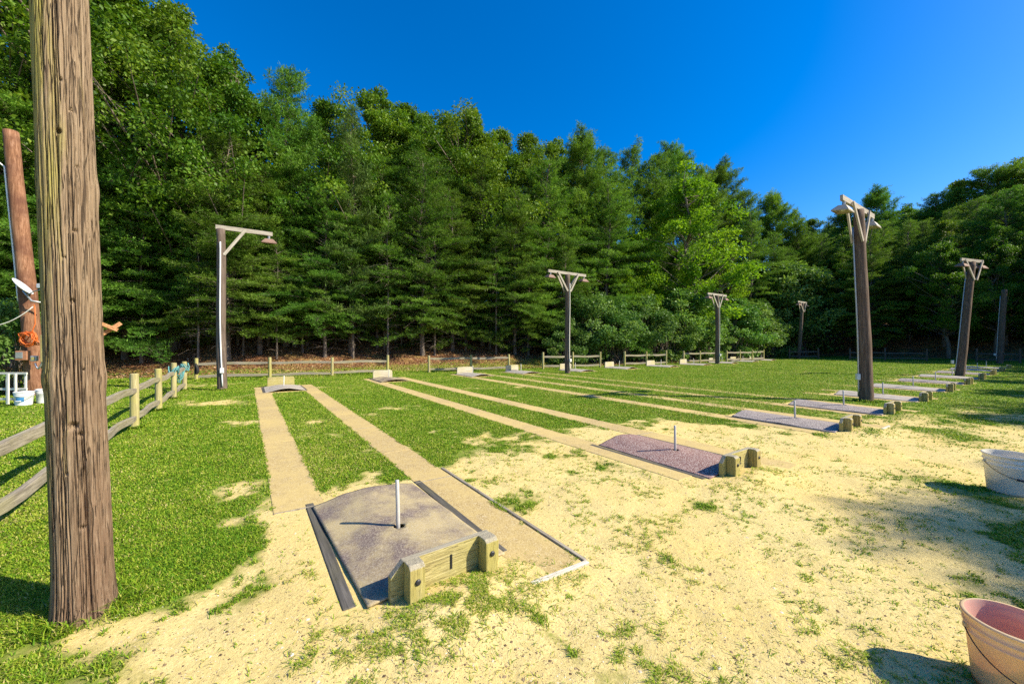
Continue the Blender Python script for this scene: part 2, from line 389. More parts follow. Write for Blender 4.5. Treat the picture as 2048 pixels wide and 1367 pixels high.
def m_hero_pole():
    t = NT('old_pole_wood'); tc = t.n('ShaderNodeTexCoord'); ob = tc.outputs['Object']
    vec = t.n('ShaderNodeMapping', {'Vector': ob, 'Scale': (22, 22, 1.0)}).outputs[0]
    g = t.noise(vec, 1.6, 8, .66, .5); g2 = t.noise(t.n('ShaderNodeMapping', {'Vector': ob, 'Scale': (26, 26, .45)}).outputs[0], 5.0, 4, .65, .2); fib = t.noise(t.n('ShaderNodeMapping', {'Vector': ob, 'Scale': (90, 90, 2.2)}).outputs[0], 3.0, 5, .7); big = t.noise(ob, 1.6, 5, .6); chip = t.noise(t.n('ShaderNodeMapping', {'Vector': ob, 'Scale': (30, 30, 9)}).outputs[0], 2.6, 3, .7)
    sep = t.n('ShaderNodeSeparateXYZ', {0: ob})
    col = t.ramp(g, [(.22, (.155, .105, .064)), (.45, (.22, .155, .096)), (.6, (.275, .20, .127)), (.82, (.36, .275, .185))])
    low = t.math('ADD', t.math('MULTIPLY', t.math('SUBTRACT', 1.3, sep.outputs[2]), .40), t.math('MULTIPLY', t.math('SUBTRACT', big, .5), 2.2))
    red = t.math('ADD', low, t.math('MULTIPLY', sep.outputs[0], 3.6))
    col = t.mix(t.ramp(red, [(.0, 0.0), (.75, .9)]), col, t.ramp(g, [(.25, (.10, .060, .038)), (.5, (.158, .098, .062)), (.8, (.235, .158, .104))]))
    moss = t.math('ADD', t.math('MULTIPLY', sep.outputs[0], -6.0), t.math('MULTIPLY', t.math('SUBTRACT', t.noise(t.n('ShaderNodeMapping', {'Vector': ob, 'Scale': (9, 9, .7)}).outputs[0], 1.2, 5, .7), .5), 2.6))
    col = t.mix(t.ramp(moss, [(.10, 0.0), (.75, .8)]), col, t.mix(g2, (.16, .15, .018), (.37, .34, .075)))
    col = t.mix(t.ramp(chip, [(.70, 0.0), (.75, .7)]), col, (.05, .034, .022))
    col = t.mix(t.ramp(chip, [(.24, .45), (.28, 0.0)]), col, (.48, .40, .29))
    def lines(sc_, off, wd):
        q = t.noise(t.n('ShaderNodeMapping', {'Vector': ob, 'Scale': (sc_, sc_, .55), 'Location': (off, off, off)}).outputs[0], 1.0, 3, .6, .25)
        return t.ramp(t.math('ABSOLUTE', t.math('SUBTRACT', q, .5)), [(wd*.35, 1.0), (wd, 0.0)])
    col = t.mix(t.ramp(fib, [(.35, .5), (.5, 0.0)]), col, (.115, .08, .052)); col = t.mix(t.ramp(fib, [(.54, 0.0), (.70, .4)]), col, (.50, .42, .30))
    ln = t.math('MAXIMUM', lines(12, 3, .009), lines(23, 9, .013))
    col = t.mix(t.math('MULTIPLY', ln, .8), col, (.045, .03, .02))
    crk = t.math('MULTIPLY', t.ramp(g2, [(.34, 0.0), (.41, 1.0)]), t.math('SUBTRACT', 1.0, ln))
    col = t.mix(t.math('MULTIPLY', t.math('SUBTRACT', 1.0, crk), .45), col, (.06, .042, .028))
    h = t.math('ADD', t.math('ADD', t.math('MULTIPLY', g, .5), t.math('MULTIPLY', fib, .45)), t.math('ADD', crk, t.math('MULTIPLY', chip, -.4)))
    return t.principled(col, .88, t.bump(h, .9, .007), spec=.15)
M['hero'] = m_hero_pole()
def m_bucket(name, c1, c2, dirt):
    t = NT(name); ob = t.coord('Object'); sep = t.n('ShaderNodeSeparateXYZ', {0: ob}); n = t.noise(ob, 7, 6, .65); n2 = t.noise(ob, 45, 4, .7)
    col = t.mix(t.ramp(n, [(.35, 0.0), (.7, 1.0)]), c1, c2)
    d = t.math('ADD', t.math('MULTIPLY', sep.outputs[2], -3.0), t.math('ADD', t.math('MULTIPLY', n, 1.2), t.math('MULTIPLY', n2, .5)))
    col = t.mix(t.ramp(d, [(.25, 0.0), (1.0, .55)]), col, dirt)
    t.principled(col, .5, t.bump(n2, .1, .003), spec=.4); p = t.out.inputs[0].links[0].from_node
    tr = t.n('ShaderNodeBsdfTranslucent', {'Color': col}); mx = t.n('ShaderNodeMixShader', {0: .30, 1: p.outputs[0], 2: tr.outputs[0]}); t.t.links.new(mx.outputs[0], t.out.inputs[0])
    return t.m
M['bucket_white'] = m_bucket('scuffed_white_plastic', (.80, .75, .63), (.84, .79, .68), (.50, .43, .29))
M['bucket_peach'] = m_bucket('stained_cream_plastic', (.76, .55, .29), (.78, .66, .42), (.58, .38, .19))
M['pink'] = m_bucket('pink_stained_plastic', (.70, .36, .29), (.72, .47, .39), (.55, .24, .19))

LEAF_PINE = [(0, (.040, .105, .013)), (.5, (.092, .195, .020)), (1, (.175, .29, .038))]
LEAF_PALE = [(0, (.040, .105, .022)), (.5, (.085, .18, .036)), (1, (.15, .25, .06))]
LEAF_OAK = [(0, (.040, .100, .008)), (.5, (.095, .185, .012)), (1, (.19, .265, .03))]
LEAF_MAPLE = [(0, (.09, .19, .010)), (.5, (.18, .31, .016)), (1, (.30, .41, .025))]
LEAF_SHRUB = [(0, (.06, .14, .022)), (.5, (.125, .225, .045)), (1, (.23, .34, .10))]
M['pine_leaf'] = m_leaf('pine_needles', LEAF_PINE, .30)
M['soft_leaf'] = m_leaf('soft_needles', LEAF_PALE, .25)
M['oak_leaf'] = m_leaf('oak_leaves', LEAF_OAK, .3, rough=.5, spec=.22)
M['maple_leaf'] = m_leaf('maple_leaves', LEAF_MAPLE, .38)
M['shrub_leaf'] = m_leaf('shrub_leaves', LEAF_SHRUB, .3, rough=.5, spec=.22)
def m_grass():
    t = NT('grass_blades'); r = t.attr('tint').outputs['Fac']; geo = t.n('ShaderNodeNewGeometry')
    big = t.noise(geo.outputs['Position'], .5, 4, .6); mid = t.noise(geo.outputs['Position'], 3.2, 4, .6)
    k = t.math('ADD', r, t.math('ADD', t.math('MULTIPLY', t.math('SUBTRACT', big, .5), .9), t.math('MULTIPLY', t.math('SUBTRACT', mid, .5), .5)))
    col = t.ramp(k, [(0, (.05, .15, .008)), (.28, (.12, .26, .012)), (.54, (.24, .37, .018)), (.78, (.38, .42, .045)), (1, (.58, .49, .19))])
    p = t.n('ShaderNodeBsdfPrincipled', {'Base Color': col, 'Roughness': .6, 'Specular IOR Level': .2})
    tr = t.n('ShaderNodeBsdfTranslucent', {'Color': col}); mx = t.n('ShaderNodeMixShader', {0: .35, 1: p.outputs[0], 2: tr.outputs[0]})
    t.t.links.new(mx.outputs[0], t.out.inputs[0]); return t.m
M['grass'] = m_grass()

# ------------------------------------------------------------------ ground sheet
def build_ground():
    rs = 0.6*np.exp(np.linspace(0, math.log(700/0.6), 560)); na = 700
    th = np.linspace(0, 2*np.pi, na, endpoint=False)
    R, T = np.meshgrid(rs, th, indexing='ij')
    X = (R*np.sin(T)).ravel(); Y = (R*np.cos(T)).ravel()
    Z = ground_z(X, Y)
    i = np.arange(len(rs)-1)[:, None]*na; j = np.arange(na)[None, :]; j2 = (j+1) % na
    f = np.stack([i+j, i+j2, i+na+j2, i+na+j], -1).reshape(-1, 4)
    v = np.stack([X, Y, Z], -1)
    v = np.vstack([v, [[0, 0, float(Z[0])]]]); 
    sand = np.append(sand_f(X, Y), 1.0); lit = np.append(litter_f(X, Y), 0.0)
    a, b = AB(X, Y)
    for i_, ca in enumerate(COURT_A):       # bare sand in the pits
        for cb in (0.15, L_COURT+FAR_DB[i_]-.15):
            m = (np.abs(a-ca) < .55) & (np.abs(b-cb) < .95); sand[:-1][m] = 1.0
    me = np_mesh('ground', v, f, {'sand': sand, 'litter': lit}, smooth=True)
    return tag(link('ground', me, M['ground']), kind='structure')
build_ground()

# ------------------------------------------------------------------ walkway strips
def seg_boxes(mb, a0, a1, b0, b1, z0, z1, seg=3.05, gap=.009):
    n = max(1, round((b1-b0)/seg)); s = (b1-b0)/n
    for k in range(n): mb.box(((a0+a1)/2, b0+s*(k+.5), (z0+z1)/2), (a1-a0, s-gap, z1-z0))
for (a0, a1, b0, b1) in STRIPS:
    mb = MB(); cx, cy = W2((a0+a1)/2, b0)
    h = (a1-a0)/2
    seg_boxes(mb, -h, h, 0, b1-b0, -.08, .013)
    o = mb.build('path', M['strip'], None, .006, loc=(cx, cy, 0)); o.rotation_euler = (0, 0, YAW); tag(o, kind='structure')

# ------------------------------------------------------------------ horseshoe pits
def cover_mesh(w, l, arch, arch2, seed, hole=(0, -.15)):
    """rubber mat, arched across its width; local y runs down the pitch, arch at far end, arch2 at near end"""
    r = np.random.default_rng(seed); s = .0208
    nx = int(w/s)+1; ny = int(l/s)+1
    xs = np.linspace(-w/2, w/2, nx); ys = np.linspace(-l/2, l/2, ny); X, Y = np.meshgrid(xs, ys, indexing='ij')
    A = arch2+(arch-arch2)*sst(-.5, .5, Y/l)
    Z = .024+A*np.cos(np.pi*X/w*.96)**1.3+.022*(fbm(X*2.2+seed, Y*2.2, 3, 1)-.5)+.010*(fbm(X*9+seed, Y*5, 2, 3)-.5)
    Z += .012*np.exp(-((np.hypot(X-hole[0], Y-hole[1])/.16)**2))
    Xr, Yr = X-hole[0], Y-hole[1]; R = np.hypot(Xr, Yr); hr = .044
    idx = np.arange(nx*ny).reshape(nx, ny)
    q = np.stack([idx[:-1, :-1], idx[1:, :-1], idx[1:, 1:], idx[:-1, 1:]], -1).reshape(-1, 4)
    Rm = R.ravel()[q].mean(1); keep = Rm > hr; q2 = q[keep]
    bnd = np.intersect1d(np.unique(q[~keep]), np.unique(q2)); Rf = R.ravel()
    xf = X.ravel().copy(); yf = Y.ravel().copy()
    k = hr/np.maximum(Rf[bnd], 1e-4); xf[bnd] = hole[0]+Xr.ravel()[bnd]*k; yf[bnd] = hole[1]+Yr.ravel()[bnd]*k
    return np_mesh('pit_cover', np.stack([xf, yf, Z.ravel()], -1), q2, smooth=True)
def rounded_board(mb, w, h, t, r, y0, z0=0.0, cham=False):
    n = 1 if cham else 6; pts = [(-w/2, z0), (w/2, z0)]
    for cx, a0 in ((w/2-r, 0), (-w/2+r, 90)):
        for k in range(n+1):
            a = rad(a0+90*k/n); pts.append((cx+r*math.cos(a), z0+h-r+r*math.sin(a)))
    mb.prism(pts, lambda p: (p[0], y0, p[1]), lambda p: (p[0], y0+t, p[1])); return mb
def text_mesh(s, size, depth):
    cu = bpy.data.curves.new('numeral', 'FONT'); cu.body = s; cu.size = size; cu.extrude = depth; cu.align_x = 'CENTER'; cu.align_y = 'CENTER'
    o = bpy.data.objects.new('numeral_tmp', cu); COL.objects.link(o); bpy.context.view_layer.update()
    dg = bpy.context.evaluated_depsgraph_get(); me = bpy.data.meshes.new_from_object(o.evaluated_get(dg))
    bpy.data.objects.remove(o); return me
def near_pit(i):
    ca = COURT_A[i]; which = ['court 1', 'court 2'][i] if i < 2 else None
    x, y = W2(ca, 0)
    desc = ['the stake right behind the board marked 1', 'the board marked 2', 'the third pit from the front', 'the fourth pit from the front', 'the fifth pit, beside the tall brown light pole',
            'the sixth pit from the front', 'the seventh pit from the front', 'the eighth pit from the front', 'the ninth near pit, past the leaning light pole', 'the tenth near pit', 'the last near pit by the wood']
    cm = [M['cover_tan'], M['cover_red'], M['cover_grey'], M['cover_grey'], M['cover_pale'], M['cover_pale'], M['cover_grey'], M['cover_pale'], M['cover_grey'], M['cover_pale'], M['cover_pale']][i]
    arch = [.070, .075, .07, .075, .08, .075, .075, .075, .075, .075, .075][i]
    ord_ = ['nearest', 'second', 'third', 'fourth', 'fifth', 'sixth', 'seventh', 'eighth', 'ninth', 'tenth', 'eleventh'][i]
    look = ['tan and purple worn', 'red brown speckled', 'speckled grey', 'dark speckled grey', 'pale grey', 'pale bleached', 'shaded dark grey', 'pale grey', 'shaded grey', 'pale distant', 'pale distant'][i]
    px_, py_ = W2(ca+.02, .10); pit = empty('horseshoe_pit', (px_, py_, 0), YAW)
    c = link('mat', cover_mesh(.94, 1.64, arch, arch*.55, i+3, (-.02, -.10)), cm, pit); c.rotation_euler = (0, 0, [rad(2.5), rad(-1), 0, rad(1), 0, rad(1), 0, 0, 0, 0, 0][i])
    sm = c.modifiers.new('thick', 'SOLIDIFY'); sm.thickness = .012; sm.offset = -1
    tag(pit, f'{look} arched mat with planks over the {ord_} near pit', 'horseshoe pit', 'near horseshoe pits')
    # stake
    sx, sy = W2(ca, 0)
    lean = Vector((-.03+.02*math.sin(i*2.1), .02*math.cos(i*1.7), 1)).normalized()
    st = MB().tube([(0, 0, -.15), lean*.2, lean*(.41 if i else .43)], [.0155, .0155, .0145], 14).build('stake', M['steel'], None, .003, True, (sx, sy, 0))
    tag(st, f'worn steel stake in the {look} mat of the {ord_} near pit', 'stake', 'stakes of the near pits')
    # timber frame beside the mat
    for sgn in (-1, 1):
        MB().box((sgn*.515, .08, -.022), (.07, 1.70, .075)).build('frame_plank', M['frame_wood'], pit, .006)
    # backboard
    bb = empty('backboard', (*W2(ca+.07, -.72), 0), YAW+rad([2, 0, 1, -1, 0, 2, 0, 0, 0, 0, 0][i]))
    h = .235+.012*math.sin(i*3)
    b = MB(); rounded_board(b, .74, h, .045, .075, -.045, -.05+.05, True)
    bd = b.build('board', M['board_wood'], bb, .004)
    for sgn in (-1, 1):
        p = MB(); xx = sgn*.25
        prof = [(-.146, -.12), (-.048, -.12), (-.048, h+.005), (-.125, h+.008), (-.146, h-.012)]
        p.prism(prof, lambda q: (xx+.046, q[0], q[1]), lambda q: (xx-.046, q[0], q[1]))
        po = p.build('post', M['stub_wood'], bb, .005)
        if i < 5:
            MB().lathe([(.0, 0), (.017, 0), (.017, .006), (.012, .010), (.0, .011)], 14).build('bolt', M['dark_metal'], po).matrix_local = Matrix.Translation((xx, -.146, h-.085)) @ Matrix.Rotation(rad(90), 4, 'X')
    if i < 4:
        me = text_mesh(str(i+1), .13, .002); nm = link('numeral', me, M['black'], bb)
        nm.matrix_local = Matrix.Translation((.01, -.0475, h*.55)) @ Matrix.Rotation(rad(90), 4, 'X')
    num = f' numbered {i+1}' if i < 2 else ''
    tag(bb, f'short timber backboard on two stubs{num} behind the {ord_} near pit', 'backboard', 'backboards of the near row')
for i in range(len(COURT_A)): near_pit(i)
def far_pit(i):
    ca = COURT_A[i]; fb = L_COURT+FAR_DB[i]
    ord_ = ['leftmost', 'second from left', 'third from left', 'fourth from left', 'fifth from left', 'sixth from left', 'seventh from left', 'eighth from left', 'ninth from left', 'tenth from left', 'rightmost'][i]
    pit = empty('horseshoe_pit', (*W2(ca, fb-.12), 0), YAW)
    c = link('mat', cover_mesh(1.05, 1.6, .06, .085, i+40, (0, .12)), M['cover_pale'] if i != 1 else M['cover_tan'], pit)
    sm = c.modifiers.new('thick', 'SOLIDIFY'); sm.thickness = .012; sm.offset = -1
    tag(pit, f'grey arched mat with timber planks over the {ord_} pit of the far row', 'horseshoe pit', 'far horseshoe pits')
    st = MB().tube([(0, 0, -.15), (.01, 0, .2), (.01, .01, .42)], .0155, 12).build('stake', M['white_paint'], None, .003, True, (*W2(ca, fb), 0))
    tag(st, f'pale stake standing through the mat of the {ord_} far pit', 'stake', 'stakes of the far pits')
    for sgn in (-1, 1):
        MB().box((sgn*.535, .0, -.02), (.10, 1.62, .075)).build('frame_plank', M['frame_wood'], pit, .006)
    bb = empty('backboard', (*W2(ca-.02, fb+.70), 0), YAW+rad(math.sin(i*2.7)*3))
    b = MB(); rounded_board(b, .78, .36, .05, .07, 0, -.02, False)
    b.build('board', M['board_wood'] if i == 0 else M['grey_board'], bb, .004)
    for sgn in (-1, 1): MB().box((sgn*.26, .095, .10), (.09, .085, .40)).build('post', M['stub_wood'], bb, .005)
    tag(bb, f'{"yellow" if i == 0 else "pale grey"} rounded backboard standing behind the {ord_} far pit', 'backboard', 'backboards of the far row')
for i in range(len(COURT_A)): far_pit(i)
for (aa, bb_, ww) in ((-.575, .95, .41), (.705, .97, .41), (.705, 4.0, .41), (4.355, 1.0, .41)):
    e = MB().box((0, 0, 0), (ww, .015, .04)).build('kerb', M['rail_y'], None, .003, loc=(*W2(aa, bb_), -.0035)); e.rotation_euler = (0, 0, YAW+rad(-2)); tag(e, kind='structure')
# timber edging of the nearest right hand walkway
e = MB().box((0, 0, 0), (.03, 2.35, .05)).build('edging_board', M['rail_y'], None, .004, loc=(*W2(.935, .10), -.004)); e.rotation_euler = (0, 0, YAW)
tag(e, 'thin dark edging board along the right side of the nearest walkway', 'edging board')
e = MB().box((0, 0, 0), (.46, .035, .07)).build('edging_board', M['white_edge'], None, .004, loc=(*W2(.70, -1.09), -.010)); e.rotation_euler = (0, 0, YAW+rad(-3))
tag(e, 'pale weathered edging board across the end of the nearest walkway', 'edging board')
e = MB().box((0, 0, 0), (.44, .03, .06)).build('edging_board', M['white_edge'], None, .004, loc=(*W2(8.16, -1.09), .003)); e.rotation_euler = (0, 0, YAW)
tag(e, 'pale edging board across the end of the third walkway pair', 'edging board')

# ------------------------------------------------------------------ rail fences
def fence(pts, label, hgt=.90, rails=(.66, .20), dark=False, group='split rail fences round the pitches', sub=None):
    cx, cy = pts[0]; root = empty('rail_fence', (cx, cy, 0)); r = random.Random(int(cx*100)+5)
    for k, (x, y) in enumerate(pts):
        z = float(ground_z(np.array([x]), np.array([y]))[0]); h = hgt+r.uniform(-.04, .04); q = .062
        lx, ly = r.uniform(-.02, .02), r.uniform(-.02, .02)
        MB().tube([(0, 0, -.2), (lx*.5, ly*.5, h*.5), (lx, ly, h-.012), (lx, ly, h)], [q, q, q*.97, q*.82], 14).build('post', M['pole_grey'] if group == DF else M['post_wood'], root, 0, False, (x-cx, y-cy, z))  # fences by the dark wood get darker posts, painting in their shaded silhouette
    for (p, q) in zip(pts[:-1], pts[1:]):
        zp = float(ground_z(np.array([p[0]]), np.array([p[1]]))[0]); zq = float(ground_z(np.array([q[0]]), np.array([q[1]]))[0])
        d = Vector((q[0]-p[0], q[1]-p[1], zq-zp)); L = d.length
        for hr in rails:
            n = 8; mb = MB(); ang = math.atan2(d.y, d.x)
            pts_ = [(L*t/n, .012*math.sin(t*1.3+hr*9), (zq-zp)*t/n+.012*math.sin(t*.9+L*7)) for t in range(n+1)]
            k0 = 0
            for t in range(n+1):
                tw = .052 if 0 < t < n else .035
                x_, y_, z_ = pts_[t]
                mb.v += [(x_, y_-.028, z_-tw), (x_, y_+.028, z_-tw*.9), (x_, y_+.026, z_+tw), (x_, y_-.026, z_+tw*.95)]
            for t in range(n):
                for j in range(4): mb.f.append((t*4+j, (t+1)*4+j, (t+1)*4+(j+1) % 4, t*4+(j+1) % 4))
            mb.f.append((0, 1, 2, 3)); mb.f.append((n*4+3, n*4+2, n*4+1, n*4))
            o = mb.build('rail', M['shade_dark_rail'] if group == DF else M['rail'], root, .006, loc=(p[0]-cx, p[1]-cy, zp+hr+r.uniform(-.015, .015))); o.rotation_euler = (0, 0, ang)
    return tag(root, label, 'fence', group)
DF = 'split rail fences against the dark wood'
LF = [W2(-2.57, b) for b in (-3.1, -.78, 1.55, 3.9, 6.25, 8.47, 10.6, 12.75)]
fence(LF, 'grey rail fence on yellow posts running down the left side behind the tall front pole', .93, (.68, .20))
def fpts(*pp): return [(at(px, Y), Y) for px, Y in pp]
fence(fpts((393, 15.3), (540, 16.2), (664, 17.1), (775, 18.3)), 'yellow rail fence with four posts behind the leftmost far pits', .86, (.63, .15))
fence(fpts((858, 19.1), (942, 19.9), (1018, 20.8)), 'rail fence with three posts left of the middle light pole', .86, (.66, .15))
fence(fpts((1086, 21.5), (1145, 22.2), (1200, 23.0)), 'rail fence section behind the middle light pole', .9, (.66, .15))
fence(fpts((1249, 24.0), (1293, 24.8), (1332, 25.7)), 'rail fence section in front of the pale shrubs right of the middle light pole', .9, (.66, .15))
fence(fpts((1367, 26.7), (1400, 27.5), (1430, 28.3)), 'rail fence section behind the light pole with the small crossbar', .9, (.68, .18))
fence(fpts((1453, 28.9), (1480, 29.8), (1504, 30.7), (1527, 31.7)), 'grey rail fence section with four posts at the far end of the long side', .9, (.68, .18))
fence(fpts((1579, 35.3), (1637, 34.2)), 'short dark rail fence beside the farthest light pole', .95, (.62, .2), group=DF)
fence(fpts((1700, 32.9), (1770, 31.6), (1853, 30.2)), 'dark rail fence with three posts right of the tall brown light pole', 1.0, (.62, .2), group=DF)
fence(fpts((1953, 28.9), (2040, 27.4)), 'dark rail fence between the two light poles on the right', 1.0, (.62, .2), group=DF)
# rope and cloth hanging on the fence
def rope():
    r = random.Random(3); pts = []
    p1 = Vector((*LF[6], .74)); p2 = Vector((*LF[7], .72))
    for k in range(100):
        a = k*.42; q = p1 if (k//50) == 0 else p2; rr = .085+.035*r.random()
        pts.append(q+Vector((rr*math.cos(a), rr*math.sin(a), .10*math.sin(k*.9)+r.uniform(-.03, .03))))
    mid = []
    for j in range(5):
        for t in range(9):
            s = t/8 if j % 2 == 0 else 1-t/8
            q = p1.lerp(p2, s); q.z -= (.20+.05*j)*4*s*(1-s); mid.append(q+Vector((r.uniform(-.03, .03), r.uniform(-.03, .03), 0)))
    mb = MB().tube(pts[:50]+mid+pts[50:], .014, 6)
    tag(mb.build('rope', M['teal'], None, 0, True), 'teal rope wound around the last two posts of the left fence', 'rope')
rope()
cx, cy = at(396, 15.25), 15.2
def cloth():
    mb = MB(); n = 9
    prof = [(.05, .66), (.10, .60), (.14, .48), (.16, .38), (.12, .30), (.09, .24)]
    for (w, z) in prof:
        for j in range(n):
            t = j/(n-1); mb.v.append((-.02+w*t, -.08-.03*math.sin(t*9+z*5), z))
    for i in range(len(prof)-1):
        for j in range(n-1): mb.f.append((i*n+j, i*n+j+1, (i+1)*n+j+1, (i+1)*n+j))
    o = mb.build('cloth', M['black'], None, 0, True, (cx, cy, 0)); s = o.modifiers.new('thick', 'SOLIDIFY'); s.thickness = .02
    tag(o, 'black rag hanging on the first post of the far fence', 'rag')
cloth()

# ------------------------------------------------------------------ light poles
def pole_mesh(H, r0, r1, lean, seed, n=28):
    r = random.Random(seed); m = max(12, int(H*5)); pts = []; rs = []
    for k in range(m+1):
        t = k/m; z = -.3+t*(H+.3)
        pts.append((lean[0]*t+.012*math.sin(t*7+seed), lean[1]*t+.012*math.cos(t*5+seed), z)); rs.append((r0+(r1-r0)*t)*(1+.02*math.sin(t*23+seed)))
    mb = MB().tube(pts, rs, n); return mb, pts
def shade(root, loc, rz, M_):
    """flat rusty lamp hood with a socket and a dark lens below"""
    prof = [(-.20, -.10, -.085), (.20, -.10, -.085), (.26, .12, -.14), (-.26, .12, -.14)]
    mb = MB(); top = [(-.11, -.07, .0), (.11, -.07, .0), (.11, .07, .0), (-.11, .07, .0)]; bot = [(-.21, -.16, -.11), (.21, -.16, -.11), (.21, .16, -.11), (-.21, .16, -.11)]; lip = [(-.21, -.16, -.135), (.21, -.16, -.135), (.21, .16, -.135), (-.21, .16, -.135)]
    mb.add(top+bot+lip, [(3, 2, 1, 0), (0, 1, 5, 4), (1, 2, 6, 5), (2, 3, 7, 6), (3, 0, 4, 7), (4, 5, 9, 8), (5, 6, 10, 9), (6, 7, 11, 10), (7, 4, 8, 11)])
    o = mb.build('lamp_shade', M_, root, 0, False); s = o.modifiers.new('thick', 'SOLIDIFY'); s.thickness = .008
    o.location = loc; o.rotation_euler = (rad(8), 0, rz)
    MB().tube([(0, 0, .0), (0, 0, .10)], .035, 12).build('socket', M['galv'], o)
    MB().lathe([(0, -.11), (.035, -.105), (.045, -.07), (.025, -.02), (.0, -.01)], 14).build('bulb', M['white_plastic'], o, 0, True)
def light_pole(x, y, H, r0, r1, lean, label, kind='T', m='pole_brown', seed=1, conduit=None, span=2.44, rz=YAW, shade_m='rust', braces=(-1, 1)):
    root = empty('light_pole', (x, y, 0))
    mb, pts = pole_mesh(H, r0, r1, lean, seed); mb.build('pole', M[m], root, 0, True)
    c, s = math.cos(rz), math.sin(rz); top = Vector((lean[0], lean[1], H))
    def L(u_, w_, z_): return Vector((top.x+u_*c-w_*s, top.y+u_*s+w_*c, z_))
    def plank(nm, p, q, w, h, mat):
        d = q-p; ln = d.length; o = MB().box((0, 0, 0), (ln, w, h)).build(nm, mat, root, .004)
        R = Matrix((d.normalized(), Vector((-s, c, 0)), d.normalized().cross(Vector((-s, c, 0))))).transposed().to_4x4()
        o.matrix_local = Matrix.Translation((p+q)/2) @ R
    zb = H-.02
    if kind in ('T', 'arm'):
        u0, u1 = (-span/2, span/2) if kind == 'T' else (-.12, span)
        if kind == 'armleft': u0, u1 = -span, .12
        plank('crossbar', L(u0, 0, zb+.075), L(u1, 0, zb+.075), .06, .13, M['arm_wood'])
        for sg in braces:
            if kind == 'arm' and sg < 0: continue
            for sd in ((-1, 1) if kind == 'T' else (-1,)):
                plank('brace', L(sg*.66, sd*.052, zb+.08), L(sg*(r1*.5+.03), sd*(r1+.012), zb-.80), .04, .085, M['arm_wood'])
        ends = (-1, 1) if kind == 'T' else (1,)
        for sg in ends:
            uu = (span/2-.14)*sg if kind == 'T' else span-.10
            shade(root, L(uu, 0, zb-.10), rz, M[shade_m])
    if conduit is not None:
        an, mat_, rr = conduit; cp = []
        for (px_, py_, pz_), k in zip(pts, range(len(pts))):
            t = k/(len(pts)-1)
            if pz_ < .05 or pz_ > H-.25: continue
            rr_ = r0+(r1-r0)*t+rr; w = an+.15*math.sin(t*4+seed); cp.append((px_+rr_*math.cos(w), py_+rr_*math.sin(w), pz_))
        MB().tube(cp, rr, 8).build('conduit', M[mat_], root, 0, True)
        rr_ = r0+.05; b = MB().box((0, 0, 0), (.10, .07, .15)).build('outlet_box', M['white_plastic'], root, .008, loc=(rr_*math.cos(an), rr_*math.sin(an), .62)); b.rotation_euler = (0, 0, an+rad(90))
    return tag(root, label, 'light pole', 'wooden light poles round the pitches')
light_pole(-9.05, 12.11, 5.05, .135, .115, (-.14, .1, 0), 'leaning wooden light pole with one side arm at the left fence corner', 'arm', 'pole_grey', 2, (-1.0, 'white_plastic', .02), 1.40)
light_pole(2.69, 18.75, 4.76, .135, .12, (0, 0, 0), 'wooden light pole with a pale double crossbar in the middle of the far side', 'T', 'pole_grey', 3, (-.9, 'white_paint', .02))
light_pole(14.01, 26.42, 4.66, .14, .12, (-.02, 0, 0), 'wooden light pole with V braces standing before the pale shrubs', 'T', 'pole_grey', 4, (-.9, 'white_paint', .02))
light_pole(26.05, 35.23, 5.05, .15, .13, (.35, 0, 0), 'farthest light pole, leaning, at the edge of the dark wood', 'T', 'pole_grey', 5, None, 2.0)
light_pole(8.96, 9.77, 4.84, .145, .108, (-.18, .05, 0), 'tallest brown light pole standing among the near pits with braced crossbar', 'T', 'pole_brown', 6, (2.85, 'galv', .02), 2.5, YAW, 'lamp_tan')
light_pole(19.72, 17.1, 5.05, .155, .12, (.70, .1, 0), 'dark light pole leaning right beyond the sixth near pit', 'T', 'pole_brown', 7, (2.7, 'galv', .022), 1.7, YAW-rad(16))
light_pole(33.98, 27.03, 5.15, .17, .14, (.50, .1, 0), 'bare topped dark pole farthest right before the wood', 'bare', 'pole_brown', 8, (2.7, 'galv', .022))

